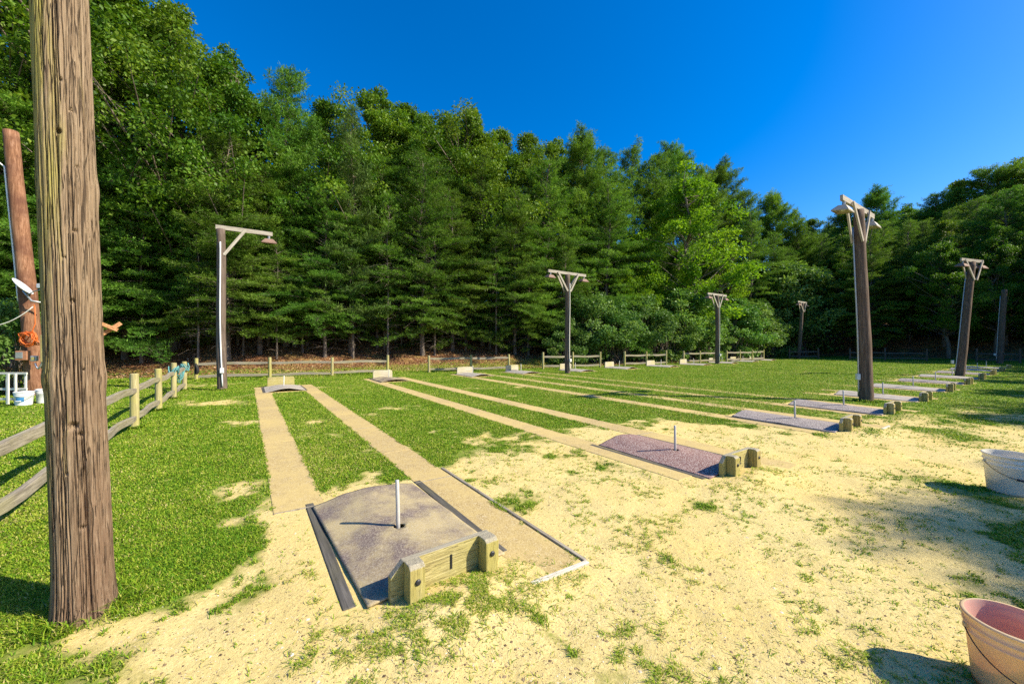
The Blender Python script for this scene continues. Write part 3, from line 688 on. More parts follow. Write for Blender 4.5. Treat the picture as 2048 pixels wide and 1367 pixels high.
# ------------------------------------------------------------------ front pole (close to the camera)
def hero_pole():
    H = 5.2; x0, y0 = -2.38, 2.16; nr = 420; nz = 640
    th = np.linspace(0, 2*np.pi, nr, endpoint=False); z = np.linspace(-.12, H, nz)
    T, Z = np.meshgrid(th, z, indexing='xy')
    tz = np.clip(Z/3.4, 0, 1.5)
    base = .119-.010*tz+.020*np.exp(-Z/.12)
    per = lambda f, k, zs: fbm(np.cos(T)*f+40+k, np.sin(T)*f+Z*zs+40, 4, k % 8)
    R = base+.007*(per(1.6, 0, 1.3)-.5)+.007*np.exp(-((Z-1.30)/.06)**2)*(1.2*np.abs(np.sin(T*1.0+.5)))+.012*np.exp(-((Z-2.36)/.08)**2)*(.5-.5*np.cos(T+1.2))
    # long checks and splits
    rg = np.random.default_rng(5); D = np.zeros_like(R)
    for k in range(120):
        c0 = rg.uniform(0, 2*np.pi); z0 = rg.uniform(-.2, H); ln = rg.uniform(.25, 1.6); w = rg.uniform(.012, .030); dp = rg.uniform(.004, .013)
        wob = .02*np.sin(Z*rg.uniform(2, 6)+k)+.012*np.sin(Z*rg.uniform(12, 25)+k)
        dt = np.angle(np.exp(1j*(T-c0-wob))); env = np.clip(1-((Z-z0)/ln)**2, 0, 1)
        D = np.maximum(D, dp*env**.4*np.exp(-(dt/w)**2))
    for k in range(34):     # the widest drying splits
        c0 = rg.uniform(0, 2*np.pi); z0 = rg.uniform(-.2, H); ln = rg.uniform(.5, 2.0); w = rg.uniform(.020, .036); dp = rg.uniform(.014, .026)
        wob = .03*np.sin(Z*rg.uniform(1, 3)+k)+.010*np.sin(Z*rg.uniform(8, 18)+k); dt = np.angle(np.exp(1j*(T-c0-wob))); env = np.clip(1-((Z-z0)/ln)**2, 0, 1)
        D = np.maximum(D, dp*env**.5*np.exp(-(dt/w)**4))
    R = R-D
    R += .0022*(fbm(T*30/np.pi, Z*2.2, 3, 2)-.5)
    # nail and bolt holes on the side facing the pitch
    cam_t = math.atan2(-y0, -x0)
    for (dt0, hz_, rr, dp) in [(-.12, 1.05, .020, .03), (.10, 1.0, .014, .02), (0, 1.72, .012, .02), (-.25, 2.62, .014, .03), (.2, 2.1, .009, .02), (.05, .5, .012, .02), (-.35, 1.5, .006, .012), (.3, 1.35, .007, .012), (-.1, 2.9, .009, .015), (.35, 2.45, .009, .012), (-.4, .8, .008, .01), (-.2, 1.95, .007, .01), (.22, 2.75, .009, .015)]:
        dd = np.angle(np.exp(1j*(T-cam_t-dt0)))*.115
        R -= dp*np.exp(-((dd/rr)**2+((Z-hz_)/rr)**2)**2)
    lx, ly = -.115, -.02
    X = R*np.cos(T)+lx*(Z/3.4); Y = R*np.sin(T)+ly*(Z/3.4)
    v = np.stack([X, Y, Z], -1).reshape(-1, 3)
    i = np.arange(nz-1)[:, None]*nr; j = np.arange(nr)[None, :]; j2 = (j+1) % nr
    f = np.stack([i+j, i+j2, i+nr+j2, i+nr+j], -1).reshape(-1, 4)
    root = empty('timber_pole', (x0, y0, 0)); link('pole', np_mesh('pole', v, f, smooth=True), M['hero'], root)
    # peg of two crossed sticks on the pitch side
    pr = Vector((.667, .745, 0)); pc = Vector((lx*.46, 0, 0))
    MB().bar(pc+pr*.085+Vector((-.01, .01, 1.53)), pc+pr*.178+Vector((-.01, .01, 1.612)), .024, .022).build('peg', M['peg_wood'], root, .003)
    MB().bar(pc+pr*.085+Vector((.012, -.012, 1.612)), pc+pr*.165+Vector((.012, -.012, 1.568)), .022, .020).build('peg', M['peg_wood'], root, .003)
    tag(root, 'thick cracked old timber pole standing in the grass at the left front', 'pole')
hero_pole()

# ------------------------------------------------------------------ left corner: dish pole and its things
DX, DY = -13.43, 10.97
def dish_corner():
    root = empty('utility_pole', (DX, DY, 0)); mb, pts = pole_mesh(7.5, .20, .15, (-.86, .1, 0), 11, 32); mb.build('pole', M['pole_red'], root, 0, True)
    cp = [(px_-.19+.05*k/len(pts), py_-.10, pz_) for k, (px_, py_, pz_) in enumerate(pts) if 2.6 < pz_ < 6.6]
    MB().tube(cp+[(cp[-1][0]-.12, cp[-1][1]-.05, cp[-1][2]+.12), (cp[-1][0]-.3, cp[-1][1]-.05, cp[-1][2]+.10)], .02, 8).build('conduit', M['white_plastic'], root, 0, True)
    tag(root, 'reddish utility pole leaning left beside the white buckets', 'utility pole')
    Y = DY-.30
    dz = hz(575, Y); c = Vector((at(41, Y), Y, dz))
    ds = empty('satellite_dish', (at(68, DY-.2), DY-.2, hz(607, DY)))
    rel = c-ds.location
    d = MB().lathe([(.0, .0), (.10, .008), (.19, .030), (.265, .062), (.27, .060), (.19, .023), (.10, 0.0), (0, -.008)], 36).build('reflector', M['dish_grey'], ds, 0, True)
    d.location = rel; d.rotation_euler = Vector((.66, .38, .62)).to_track_quat('Z', 'Y').to_euler()
    MB().tube([rel+Vector((.16, 0, -.22)), rel+Vector((.50, -.1, -.12)), rel+Vector((.70, -.12, -.08))], .014, 8).build('feed_arm', M['galv'], ds, 0, True)
    MB().box(rel+Vector((.72, -.13, .02)), (.16, .08, .12)).build('receiver', M['dish_grey'], ds, .01)
    MB().tube([rel+Vector((.0, .06, -.08)), rel+Vector((.18, .1, -.36)), rel+Vector((.42, .25, -.42))], .026, 8).build('mount', M['galv'], ds, 0, True)
    tag(ds, 'pale grey satellite dish fixed to the reddish utility pole', 'satellite dish')
    # orange cord coil
    r = random.Random(2); pts2 = []; cc = Vector((at(57, DY-.3), DY-.30, hz(678, DY-.3)))
    for k in range(260):
        a = k*.33; rr = .13+.09*r.random()*math.sin(k*.05+1)**2+.03; tl = .5*math.sin(k*.021)
        pts2.append(cc+Vector((rr*math.cos(a)*1.05, .05*math.sin(k*.37)-.02*math.cos(k*.11), rr*math.sin(a+tl)*.92)))
    tail = [cc+Vector((.10, 0, .20)), cc+Vector((.16, .02, .42)), cc+Vector((.12, .05, .75)), cc+Vector((.06, .08, .95))]
    o = MB().tube(pts2+tail, .012, 6).build('extension_cord', M['orange'], None, 0, True); tag(o, 'orange extension cord coiled up and hung on the reddish utility pole', 'cord')
    # boxes on the pole
    def pbox(nm, px, py, w, h, d, m, label, cat, face=None):
        Yb = DY-.27; b = MB().box((0, 0, 0), (w, d, h)).build(nm, M[m], None, .012, loc=(at(px, Yb), Yb, hz(py, Yb))); b.rotation_euler = (0, 0, rad(18)); tag(b, label, cat); return b
    b = pbox('meter_box', 46, 711, .24, .26, .14, 'brown_box', 'brown electric box with a pale front on the reddish utility pole', 'electric box')
    MB().box((-.03, -.078, .01), (.15, .012, .17)).build('cover_plate', M['galv'], b, .004)
    b = pbox('outlet_box', 69, 717, .13, .15, .09, 'galv', 'small square outlet box with a yellow plate low on the reddish utility pole', 'outlet box')
    MB().box((0, -.05, 0), (.08, .01, .08)).build('plate', M['board_wood'], b, .003)
    b = pbox('timber_board', 92, 697, .11, .74, .05, 'stub_wood', 'yellow upright board fixed to the utility pole beside the cord coil', 'board'); b.location.y -= .06
    # cables sagging from the pole
    c0 = Vector((at(66, DY-.25), DY-.25, hz(615, DY))); pts3 = [c0.lerp(Vector((at(-30, DY-.6), DY-.6, hz(655, DY))), t/10)+Vector((0, 0, -.35*4*(t/10)*(1-t/10)*.4)) for t in range(11)]
    tag(MB().tube(pts3, .012, 6).build('cable', M['white_paint'], None, 0, True), 'thin pale cable sagging left from the utility pole below the dish', 'cable')
    pts4 = [Vector((at(70+t*2.4, DY-.32), DY-.32, hz(726+10*math.sin(t*.6)+t*.5, DY-.3))) for t in range(9)]
    tag(MB().tube(pts4, .02, 6).build('hose', M['galv'], None, 0, True), 'grey looped hose low on the utility pole below the outlet box', 'hose')
    # white garden railing
    g = empty('garden_railing', (at(10, 9.35), 9.35, 0))
    for k, px in enumerate((-22, -7, 8, 16, 25, 31, 45)):
        MB().box((at(px, 9.35)-g.location.x, 0 if k % 2 else .06, .36), (.045, .03, .74)).build('picket', M['white_paint'], g, .004)
    for zz in (.74, .36, .12): MB().box((at(10, 9.35)-g.location.x+.02, .03, zz), (.95, .03, .05)).build('rail', M['white_paint'], g, .004)
    tag(g, 'white picket railing behind the white bucket at the far left', 'railing')
dish_corner()
# ------------------------------------------------------------------ buckets
def bucket(x, y, rz, label, m_out, m_in, h=.37, r0=.13, r1=.152, handle=0.0, print_=False, droop=.14, seed=0, handle_m='dark_metal'):
    root = empty('bucket', (x, y, 0), rz); k = r1-r0
    def rr(z): return r0+k*z/h
    prof = [(0.0, .008), (r0-.012, .008), (r0, .0), (rr(.03), .03), (rr(h*.70), h*.70), (rr(h*.72)+.007, h*.72), (rr(h*.735)+.007, h*.735), (rr(h*.745), h*.75), (rr(h*.82), h*.82), (rr(h*.83)+.007, h*.83), (rr(h*.85)+.007, h*.85), (rr(h*.86), h*.86), (rr(h)-.001, h*.955), (rr(h)+.009, h*.96), (rr(h)+.010, h*.985), (rr(h)+.004, h), (rr(h)-.004, h)]
    MB().lathe(prof, 64).build('body', m_out, root, 0, True)
    MB().lathe([(rr(h)-.0042, h-.0005), (rr(h)-.006, h*.97), (rr(.03)-.005, .03), (r0-.02, .018), (0, .017)], 64).build('lining', m_in, root, 0, True)
    zb = h*.79
    for sg in (-1, 1): MB().tube([(sg*(rr(zb)-.002), 0, zb), (sg*(rr(zb)+.014), 0, zb)], .012, 12).build('ear', m_out, root, .002)
    pts = []
    for t in range(33):
        a = math.pi*t/32; cx_ = (rr(zb)+.012)*math.cos(a); out = (rr(zb)+.016)*math.sin(a)
        pts.append((cx_, -out*math.cos(handle)-.0, zb-droop*math.sin(a)**1.0*math.cos(handle)+out*math.sin(handle)))
    hd = MB().tube(pts, .0026, 8).build('handle', M[handle_m], root, 0, True)
    MB().tube(pts[13:20], .010, 10).build('grip', M['white_plastic'] if print_ else M[handle_m], hd, 0, True)
    if print_:
        mb = MB()
        for j in range(7):
            for z in (.10, .21):
                a = rad(-112+j*9); q = rr(z)+.0015; mb.v.append((q*math.cos(a), q*math.sin(a), z))
        for j in range(6): mb.f.append((j*2, j*2+2, j*2+3, j*2+1))
        mb.build('printed_label', M['blue_print'], root)
    return tag(root, label, 'bucket')
bucket(at(48, 9.15), 9.15, rad(20), 'white bucket with a blue print standing before the white picket railing', M['white_plastic'], M['white_plastic'], .33, .13, .16, 0, True)
bucket(at(90, 9.5), 9.5, rad(30), 'white bucket half hidden behind the thick front pole', M['white_plastic'], M['white_plastic'], .35, .13, .155, rad(150), False)
bucket(4.97, 3.86, rad(-25), 'scuffed white bucket standing on the grass at the right edge', M['bucket_white'], M['bucket_white'], .385, .155, .185, 0, False, .13)
bucket(2.165, 1.665, rad(-28), 'cream stained bucket with a pink inside at the bottom right corner', M['bucket_peach'], M['pink'], .30, .125, .15, 0, False, .13)

# ------------------------------------------------------------------ grass
def build_grass(n_try=1900000):
    rg = np.random.default_rng(21)
    # sample by view: radius density favouring what shows large
    ang = rg.uniform(-rad(56), rad(56), n_try); u = rg.random(n_try)
    r = 1.7*np.exp(u**.93*math.log(46/1.7))
    x = r*np.sin(ang); y = r*np.cos(ang)
    k0 = 0                                               # longer tufts round the feet of poles and posts
    for (qx, qy, r0_, r1_, c_) in [(-2.38, 2.16, .125, .24, 2600), (-9.05, 12.11, .14, .26, 500), (8.96, 9.77, .15, .3, 700)]+[(p[0], p[1], .06, .15, 320) for p in LF[3:]]:
        t_ = rg.uniform(0, 6.283, c_); q_ = r0_+(r1_-r0_)*rg.random(c_)**1.6; x[k0:k0+c_] = qx+q_*np.cos(t_); y[k0:k0+c_] = qy+q_*np.sin(t_); r[k0:k0+c_] = np.hypot(x[k0:k0+c_], y[k0:k0+c_]); k0 += c_
    foot = np.zeros(n_try, bool); foot[:k0] = True
    a, b = AB(x, y); s = sand_f(x, y); d = bank_d(a, b)
    patch = fbm(x*3.1, y*3.1, 3, 7); fine = fbm(x*11, y*11, 2, 2); wisp = fbm(x*21, y*21, 3, 5)
    keep = (1-sst(.12, .66, s+(fine-.5)*1.1))
    keep = np.maximum(keep, np.maximum(.36*sst(.46, .66, patch)*sst(.48, .66, wisp), .07*sst(.46, .64, fbm(x*.9, y*.9, 3, 1))+.018))
    keep *= 1-sst(.08, .25, s)*(1-.85*sst(.44, .62, wisp))
    keep *= 1-.93*sst(1.4, 3.2, d+(patch-.5)*3)
    over = np.clip((a-6.2)/4.5, 0, 1)*(b > 1.2)          # walkways further along the row are overgrown
    keep *= np.where(strip_in(a, b, -.015+.06*(fine-.5)), over*(patch+.3*fine > .62-.25*over), 1)
    for i, ca in enumerate(COURT_A):
        for cb in (.15, L_COURT+FAR_DB[i]-.15): keep *= ~((np.abs(a-ca) < .57) & (np.abs(b-cb) < .92))
        if i < 6: keep = np.maximum(keep, .55*np.exp(-(((a-ca-.05)/.40)**2+((b+1.02)/.20)**2))*sst(.44, .6, fine)*(np.abs(b+1.05) < .5))
    keep *= ~((np.hypot(x+2.38, y-2.16) < .13))
    m = rg.random(n_try) < keep
    x, y, r, s, patch, fine, a, b, foot = [q[m] for q in (x, y, r, s, patch, fine, a, b, foot)]; n = len(x)
    z = ground_z(x, y)-.003
    onsand = sst(.45, .8, s)
    h = (.014+.018*rg.random(n))*(1+.35*(patch-.5))*(1-.15*onsand)
    longm = foot | ((b > 15.2) & (b < 18.5)); h = np.where(longm, h*2.7, h)
    h = h*np.clip(1+.012*r, 1, 1.35)
    w = np.clip(.0019+.0012*r, .0032, .045)*rg.uniform(.7, 1.25, n)*np.where(r > 12, .8, 1)
    th = rg.uniform(0, 2*np.pi, n); ln = rg.uniform(.5, 1.35, n)*(1+.9*onsand)
    dx, dy = np.cos(th), np.sin(th); sx, sy = -dy*w/2, dx*w/2
    b1 = h*.55; o1 = h*.28*ln; o2 = h*.95*ln
    P = np.empty((n, 5, 3))
    P[:, 0] = np.stack([x-sx, y-sy, z], -1); P[:, 1] = np.stack([x+sx, y+sy, z], -1)
    P[:, 2] = np.stack([x+dx*o1+sx*.8, y+dy*o1+sy*.8, z+b1], -1); P[:, 3] = np.stack([x+dx*o1-sx*.8, y+dy*o1-sy*.8, z+b1], -1)
    P[:, 4] = np.stack([x+dx*o2, y+dy*o2, z+h*(1.0-.35*ln*.8)], -1)
    k = np.arange(n)[:, None]*5
    f = np.concatenate([k+[0, 1, 2], k+[0, 2, 3], k+[3, 2, 4]], 0)
    d = d[m]; tint = np.clip(rg.normal(.50, .20, n)+.16*onsand*(rg.random(n)*2.2-.3)+.30*sst(-1.2, .6, d)+.30*(rg.random(n) < .12), 0, 1)
    me = np_mesh('grass', P.reshape(-1, 3), f, {'tint': np.repeat(tint, 5)})
    print('grass blades', n)
    return tag(link('grass', me, M['grass']), 'short bright green lawn grass growing between the walkways', 'grass', kind='stuff')
build_grass()
def build_grit():
    rg = np.random.default_rng(8); n = 46000
    ang = rg.uniform(-rad(48), rad(56), n); r = 1.6*np.exp(rg.random(n)*math.log(8/1.6)); x = r*np.sin(ang); y = r*np.cos(ang)
    a, b = AB(x, y); s = sand_f(x, y); m = (rg.random(n) < s*.9) & ~strip_in(a, b, .02)
    for ca in COURT_A[:4]: m &= ~((np.abs(a-ca) < .6) & (np.abs(b-.15) < .95))
    x, y = x[m], y[m]; n = len(x); z = ground_z(x, y)
    sz = rg.uniform(.0016, .0042, n)*(1+1.4*(rg.random(n) < .06)); oc = np.array([[1, 0, 0], [0, 1, 0], [-1, 0, 0], [0, -1, 0], [0, 0, 1.0]])
    th = rg.uniform(0, 6.28, n); c, s_ = np.cos(th), np.sin(th); st = rg.uniform(.5, 1.6, n)
    P = np.empty((n, 5, 3))
    for j in range(5):
        ox, oy, oz = oc[j]; P[:, j, 0] = x+sz*(ox*c*st-oy*s_); P[:, j, 1] = y+sz*(ox*s_*st+oy*c); P[:, j, 2] = z+sz*(oz*.7)
    k = np.arange(n)[:, None]*5; f = np.concatenate([k+[0, 1, 4], k+[1, 2, 4], k+[2, 3, 4], k+[3, 0, 4]], 0)
    t = NT('grit'); col = t.ramp(t.attr('tint').outputs['Fac'], [(0, (.07, .045, .025)), (.5, (.22, .15, .08)), (.8, (.40, .31, .18)), (1, (.62, .57, .48))])
    me = np_mesh('gravel', P.reshape(-1, 3), f, {'tint': np.repeat(rg.random(n), 5)})
    return tag(link('gravel', me, t.principled(col, .85)), 'loose grit and bits of bark scattered over the bare sand', 'gravel', kind='stuff')
build_grit()
def build_litter():
    rg = np.random.default_rng(18); n = 90000
    a = rg.uniform(-14, 30, n); b = np.interp(a, BANK_A, BANK_B)+rg.random(n)**1.3*11-.3; x, y = W2(a, b)
    m = (y > 4) & (np.abs(x) < 1.4*y+2); x, y = x[m], y[m]; n = len(x); z = ground_z(x, y)+rg.uniform(.005, .035, n)
    th = rg.uniform(0, 6.28, n); L = rg.uniform(.04, .11, n); w = L*rg.uniform(.4, .7, n); tx = rg.normal(0, .35, n); ty = rg.normal(0, .35, n)
    P = np.empty((n, 4, 3))
    for j, (p, q) in enumerate(((-.5, 0), (0, -.5), (.5, 0), (0, .5))):
        P[:, j, 0] = x+np.cos(th)*p*L-np.sin(th)*q*w; P[:, j, 1] = y+np.sin(th)*p*L+np.cos(th)*q*w; P[:, j, 2] = z+tx*p*L+ty*q*w
    f = np.arange(n*4).reshape(n, 4)
    t = NT('dead_leaves'); col = t.ramp(t.attr('tint').outputs['Fac'], [(0, (.09, .035, .018)), (.5, (.22, .09, .04)), (.85, (.38, .20, .09)), (1, (.55, .42, .28))])
    me = np_mesh('leaf_litter', P.reshape(-1, 3), f, {'tint': np.repeat(rg.random(n), 4)})
    return tag(link('leaf_litter', me, t.principled(col, .8)), 'brown leaf litter covering the bank under the trees', 'leaf litter', kind='stuff')
build_litter()

# ------------------------------------------------------------------ trees
def quads(P, D, Wv, tint, name):
    """diamond leaves: base P, length vector D, half width vector Wv"""
    n = len(P); v = np.empty((n, 4, 3)); v[:, 0] = P; v[:, 1] = P+D*.5+Wv; v[:, 2] = P+D; v[:, 3] = P+D*.5-Wv
    return np_mesh(name, v.reshape(-1, 3), np.arange(n*4).reshape(n, 4), {'tint': np.repeat(tint, 4)})
def unit(a): return a/np.maximum(np.linalg.norm(a, axis=-1, keepdims=True), 1e-6)
def conifer(seed, H=12., z0=1.2, R=2.9, nb=120, nl=.15, nw=.014, shape=.8, up=(0., .7), droop=.35, tuft_gap=.085, k=5, spread=.75, flat=.6, dead=14, tr=.105, clump=1.0):
    rg = np.random.default_rng(seed); rnd = random.Random(seed); ph = [rnd.random()*6.28 for _ in range(4)]
    mb = MB(); wob = [rg.normal(0, .05, 2) for _ in range(9)]
    tp = [Vector((wob[i][0]*i*.3, wob[i][1]*i*.3, H*i/8)) for i in range(9)]; trd = [tr*(1-i/8.6)+.012 for i in range(9)]; trd[0] *= 1.15
    mb.tube([tp[0]-Vector((0, 0, .3))]+tp, [trd[0]*1.1]+trd, 10)
    def trunk_at(z):
        t = min(max(z/H*8, 0), 7.999); i = int(t); return tp[i].lerp(tp[i+1], t-i)
    TP = []; TD = []; TT = []
    for i in range(nb):
        t = (i+rnd.random())/nb; z = z0+(H-z0)*t**.95
        prof = (1-t)**shape*(.75+.25*min(1, t*6+.2))
        az = i*2.399+rnd.uniform(-.7, .7); L = max(.3, R*prof*rnd.uniform(.45, 1.22)*(1+.22*math.sin(2*az+ph[0]+t*6)+.18*math.sin(3*az+ph[1]-t*9)))
        if rnd.random() < .10: continue
        el = up[0]+(up[1]-up[0])*t+rnd.uniform(-.15, .15)
        dh = np.array([math.cos(az), math.sin(az), 0]); side = np.array([-dh[1], dh[0], 0]); b0 = np.array(trunk_at(z))
        def bp(s): return b0+dh*(s*L*math.cos(el))+np.array([0, 0, s*L*math.sin(el)-droop*L*s*s*.6])
        mb.tube([bp(0), bp(.35), bp(.7), bp(1.0)], [.012+.014*L/2.5, .010+.008*L/2.5, .008, .004], 5, False)
        tb = rnd.random()
        m = max(3, int(L/.16))
        for j in range(m):
            s = .22+.78*(j+rnd.random()*.8)/m; sg = 1 if j % 2 else -1
            p = bp(s); ll = (.16+.42*L*(1-s)*.8+.12*rnd.random())*rnd.uniform(.7, 1.2)
            dd = dh*rnd.uniform(.5, 1.0)+side*sg*rnd.uniform(.5, 1.1)+np.array([0, 0, rnd.uniform(-.15, .25)-droop*.4*s+ .35*el]); dd /= np.linalg.norm(dd)
            if j == m-1: dd = dh*1.0+np.array([0, 0, .2*el]); dd /= np.linalg.norm(dd)
            nt_ = max(2, int(ll/tuft_gap)); ss = (np.arange(nt_)+rg.random(nt_))/nt_
            TP.append(p+dd*(ss*ll)[:, None]+rg.normal(0, .02*clump, (nt_, 3))); TD.append(np.tile(dd, (nt_, 1))); TT.append(np.full(nt_, tb)+.55*ss-.05)  # tint rises toward the tips, painting bright highlights into the needles
            if ll > .3: mb.tube([p, p+dd*ll*.8], [.006, .003], 3, False)
    for i in range(dead):       # bare dead branches low on the trunk
        z = rnd.uniform(.5, z0+2.2); az = rnd.random()*6.28; L = rnd.uniform(.5, 1.7); b0 = trunk_at(z); d = Vector((math.cos(az), math.sin(az), rnd.uniform(-.25, .35)))
        q = b0+d*L*.55+Vector((rnd.uniform(-.1, .1), rnd.uniform(-.1, .1), rnd.uniform(-.05, .1)))
        mb.tube([b0, q, b0+d*L+Vector((0, 0, -.15*L))], [.013, .009, .003], 4, False)
        for _ in range(3):
            e_ = q+Vector((rnd.uniform(-.35, .35), rnd.uniform(-.35, .35), rnd.uniform(-.25, .15))); mb.tube([q, e_], [.005, .002], 3, False)
    # leader tufts
    zz = np.linspace(H*.94, H*1.0, 10); TP.append(np.stack([np.full(10, tp[8].x), np.full(10, tp[8].y), zz], -1)+rg.normal(0, .04, (10, 3))); TD.append(np.tile([0, 0, 1.], (10, 1))); TT.append(np.full(10, .6))
    P = np.repeat(np.vstack(TP), k, 0); D0 = np.repeat(np.vstack(TD), k, 0); t0 = np.repeat(np.concatenate(TT), k); n = len(P)
    rv = rg.normal(0, 1, (n, 3)); rv[:, 2] = rv[:, 2]*flat+.25
    D = unit(D0*.7+rv*spread)*(nl*rg.uniform(.6, 1.25, n))[:, None]
    Wv = unit(np.cross(D, rg.normal(0, 1, (n, 3))+np.array([0, 0, 1.2])))*(nw*rg.uniform(.7, 1.3, n))[:, None]
    P = P+rg.normal(0, .03, (n, 3))
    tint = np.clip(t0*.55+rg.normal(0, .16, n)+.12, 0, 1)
    return quads(P, D, Wv, tint, 'crown'), mb.mesh('trunk', True), H
def broadleaf(seed, H=14., zc=.34, R=3.6, ncl=150, nleaf=230, leaf=.13, lw=.036, clr=(.45, .95), tr=.20, hang=.35, low=False, tipz=1.0, stems=1):
    rg = np.random.default_rng(seed); rnd = random.Random(seed); mb = MB(); zb = H*zc
    tp = [Vector((rnd.gauss(0, .06)*i, rnd.gauss(0, .06)*i, H*.9*i/8)) for i in range(9)]; trd = [tr*(1-i/9)+.015 for i in range(9)]
    if stems == 1: mb.tube([tp[0]-Vector((0, 0, .3))]+tp, [trd[0]*1.2]+trd, 10)
    P = []; N = []; T = []; ph = [rnd.random()*6.28 for _ in range(4)]
    for c in range(ncl):
        u = rnd.random(); zt = u; az = rnd.random()*6.2832
        prof = math.sin(math.pi*min(1, (.12+.88*zt))**.8)**.7 if not low else math.sin(math.pi*(.30+.70*zt))**.6
        lob = 1+.22*math.sin(2*az+ph[0]+zt*3)+.18*math.sin(3*az+ph[1]-zt*5)
        rr = R*prof*(rnd.random()**.42)*rnd.uniform(.7, 1.22)*lob; z = zb+(H-zb)*zt*(.94+.07*math.sin(2*az+ph[2])-.10*(rr/R)*math.sin(az+ph[3]))
        cc = np.array([rr*math.cos(az), rr*math.sin(az), z]); cr = rnd.uniform(*clr)*(.75+.25*(1-zt))
        if stems > 1:
            st = Vector((rnd.gauss(0, .25), rnd.gauss(0, .25), -.1)); mid = st.lerp(Vector(cc), .5)+Vector((0, 0, .15*H*.3)); mb.tube([st, mid, Vector(cc)], [.02, .013, .004], 4, False)
        else:
            hb = max(zb*.7, z-rr*rnd.uniform(.5, 1.0)); hb = min(hb, H*.85); i = hb/(H*.9)*8; k = min(7, int(i)); b0 = tp[k].lerp(tp[k+1], i-k)
            mid = b0.lerp(Vector(cc), .55)+Vector((rnd.gauss(0, .2), rnd.gauss(0, .2), rnd.gauss(.1, .2))); tk = .018+.022*rr/R*(1 if rnd.random() < .6 else 1.7)
            mb.tube([b0, mid, Vector(cc)], [tk, tk*.6, .006], 5, False)
        nl_ = int(nleaf*rnd.uniform(.6, 1.3)); q = unit(rg.normal(0, 1, (nl_, 3)))*(rg.random(nl_)**.45)[:, None]*np.array([cr, cr, cr*.62])
        P.append(cc+q); N.append(unit(q)); T.append(np.full(nl_, rnd.random()))
    P = np.vstack(P); N = np.vstack(N); t0 = np.concatenate(T); n = len(P)
    P[:, 2] = np.maximum(P[:, 2], .05)
    D = unit(N*.6+rg.normal(0, .7, (n, 3))+np.array([0, 0, -hang]))*(leaf*rg.uniform(.6, 1.2, n))[:, None]
    up = unit(np.array([0, 0, 1.])+rg.normal(0, .55, (n, 3))); Wv = unit(np.cross(D, up))*(lw*rg.uniform(.7, 1.25, n))[:, None]
    tint = np.clip(t0*.5+rg.normal(0, .2, n)+.22, 0, 1)
    return quads(P, D, Wv, tint, 'crown'), mb.mesh('trunk', True), H
PROTO = {}
def proto(kind, data, leaf): PROTO[kind] = (data[0], data[1], data[2], leaf)
FK = dict(nl=.14, nw=.0135, k=7, tuft_gap=.070, spread=.95, flat=.8)
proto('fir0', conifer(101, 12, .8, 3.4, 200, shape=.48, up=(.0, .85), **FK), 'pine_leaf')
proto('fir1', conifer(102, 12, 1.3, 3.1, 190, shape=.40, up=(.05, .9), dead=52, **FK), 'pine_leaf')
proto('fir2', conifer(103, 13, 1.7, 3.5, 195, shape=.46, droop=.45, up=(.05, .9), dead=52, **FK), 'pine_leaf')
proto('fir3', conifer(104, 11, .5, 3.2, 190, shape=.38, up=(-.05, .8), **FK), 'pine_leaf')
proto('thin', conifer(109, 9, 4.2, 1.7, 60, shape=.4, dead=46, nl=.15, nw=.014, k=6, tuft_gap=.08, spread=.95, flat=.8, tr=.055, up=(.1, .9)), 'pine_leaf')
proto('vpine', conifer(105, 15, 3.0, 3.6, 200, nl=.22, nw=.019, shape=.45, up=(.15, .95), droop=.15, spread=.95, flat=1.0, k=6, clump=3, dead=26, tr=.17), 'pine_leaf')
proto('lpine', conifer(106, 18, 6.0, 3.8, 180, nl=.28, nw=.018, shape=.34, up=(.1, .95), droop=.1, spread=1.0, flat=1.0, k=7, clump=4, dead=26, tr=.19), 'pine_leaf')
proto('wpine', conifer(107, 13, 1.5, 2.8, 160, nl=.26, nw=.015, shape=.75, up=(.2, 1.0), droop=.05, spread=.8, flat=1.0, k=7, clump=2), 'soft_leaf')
proto('oak0', broadleaf(201, 15, .30, 4.2, 230, 260, leaf=.15, lw=.042), 'oak_leaf')
proto('oak1', broadleaf(202, 14, .26, 3.8, 200, 260, leaf=.16, lw=.045), 'oak_leaf')
proto('maple', broadleaf(203, 11, .16, 2.7, 120, 210, leaf=.15, lw=.05, tr=.13, hang=.5), 'maple_leaf')
proto('shrub0', broadleaf(204, 4.2, .06, 1.9, 60, 230, leaf=.13, lw=.042, clr=(.35, .7), low=True, stems=3), 'shrub_leaf')
proto('shrub1', broadleaf(205, 3.0, .05, 1.5, 44, 220, leaf=.12, lw=.040, clr=(.3, .6), low=True, stems=3), 'shrub_leaf')
FIRST = {}
NAME = {'thin': 'slender_tree', 'fir': 'evergreen_tree', 'vpin': 'pine_tree', 'lpin': 'pine_tree', 'wpin': 'pine_tree', 'oak': 'broadleaf_tree', 'mapl': 'broadleaf_tree', 'shru': 'shrub'}
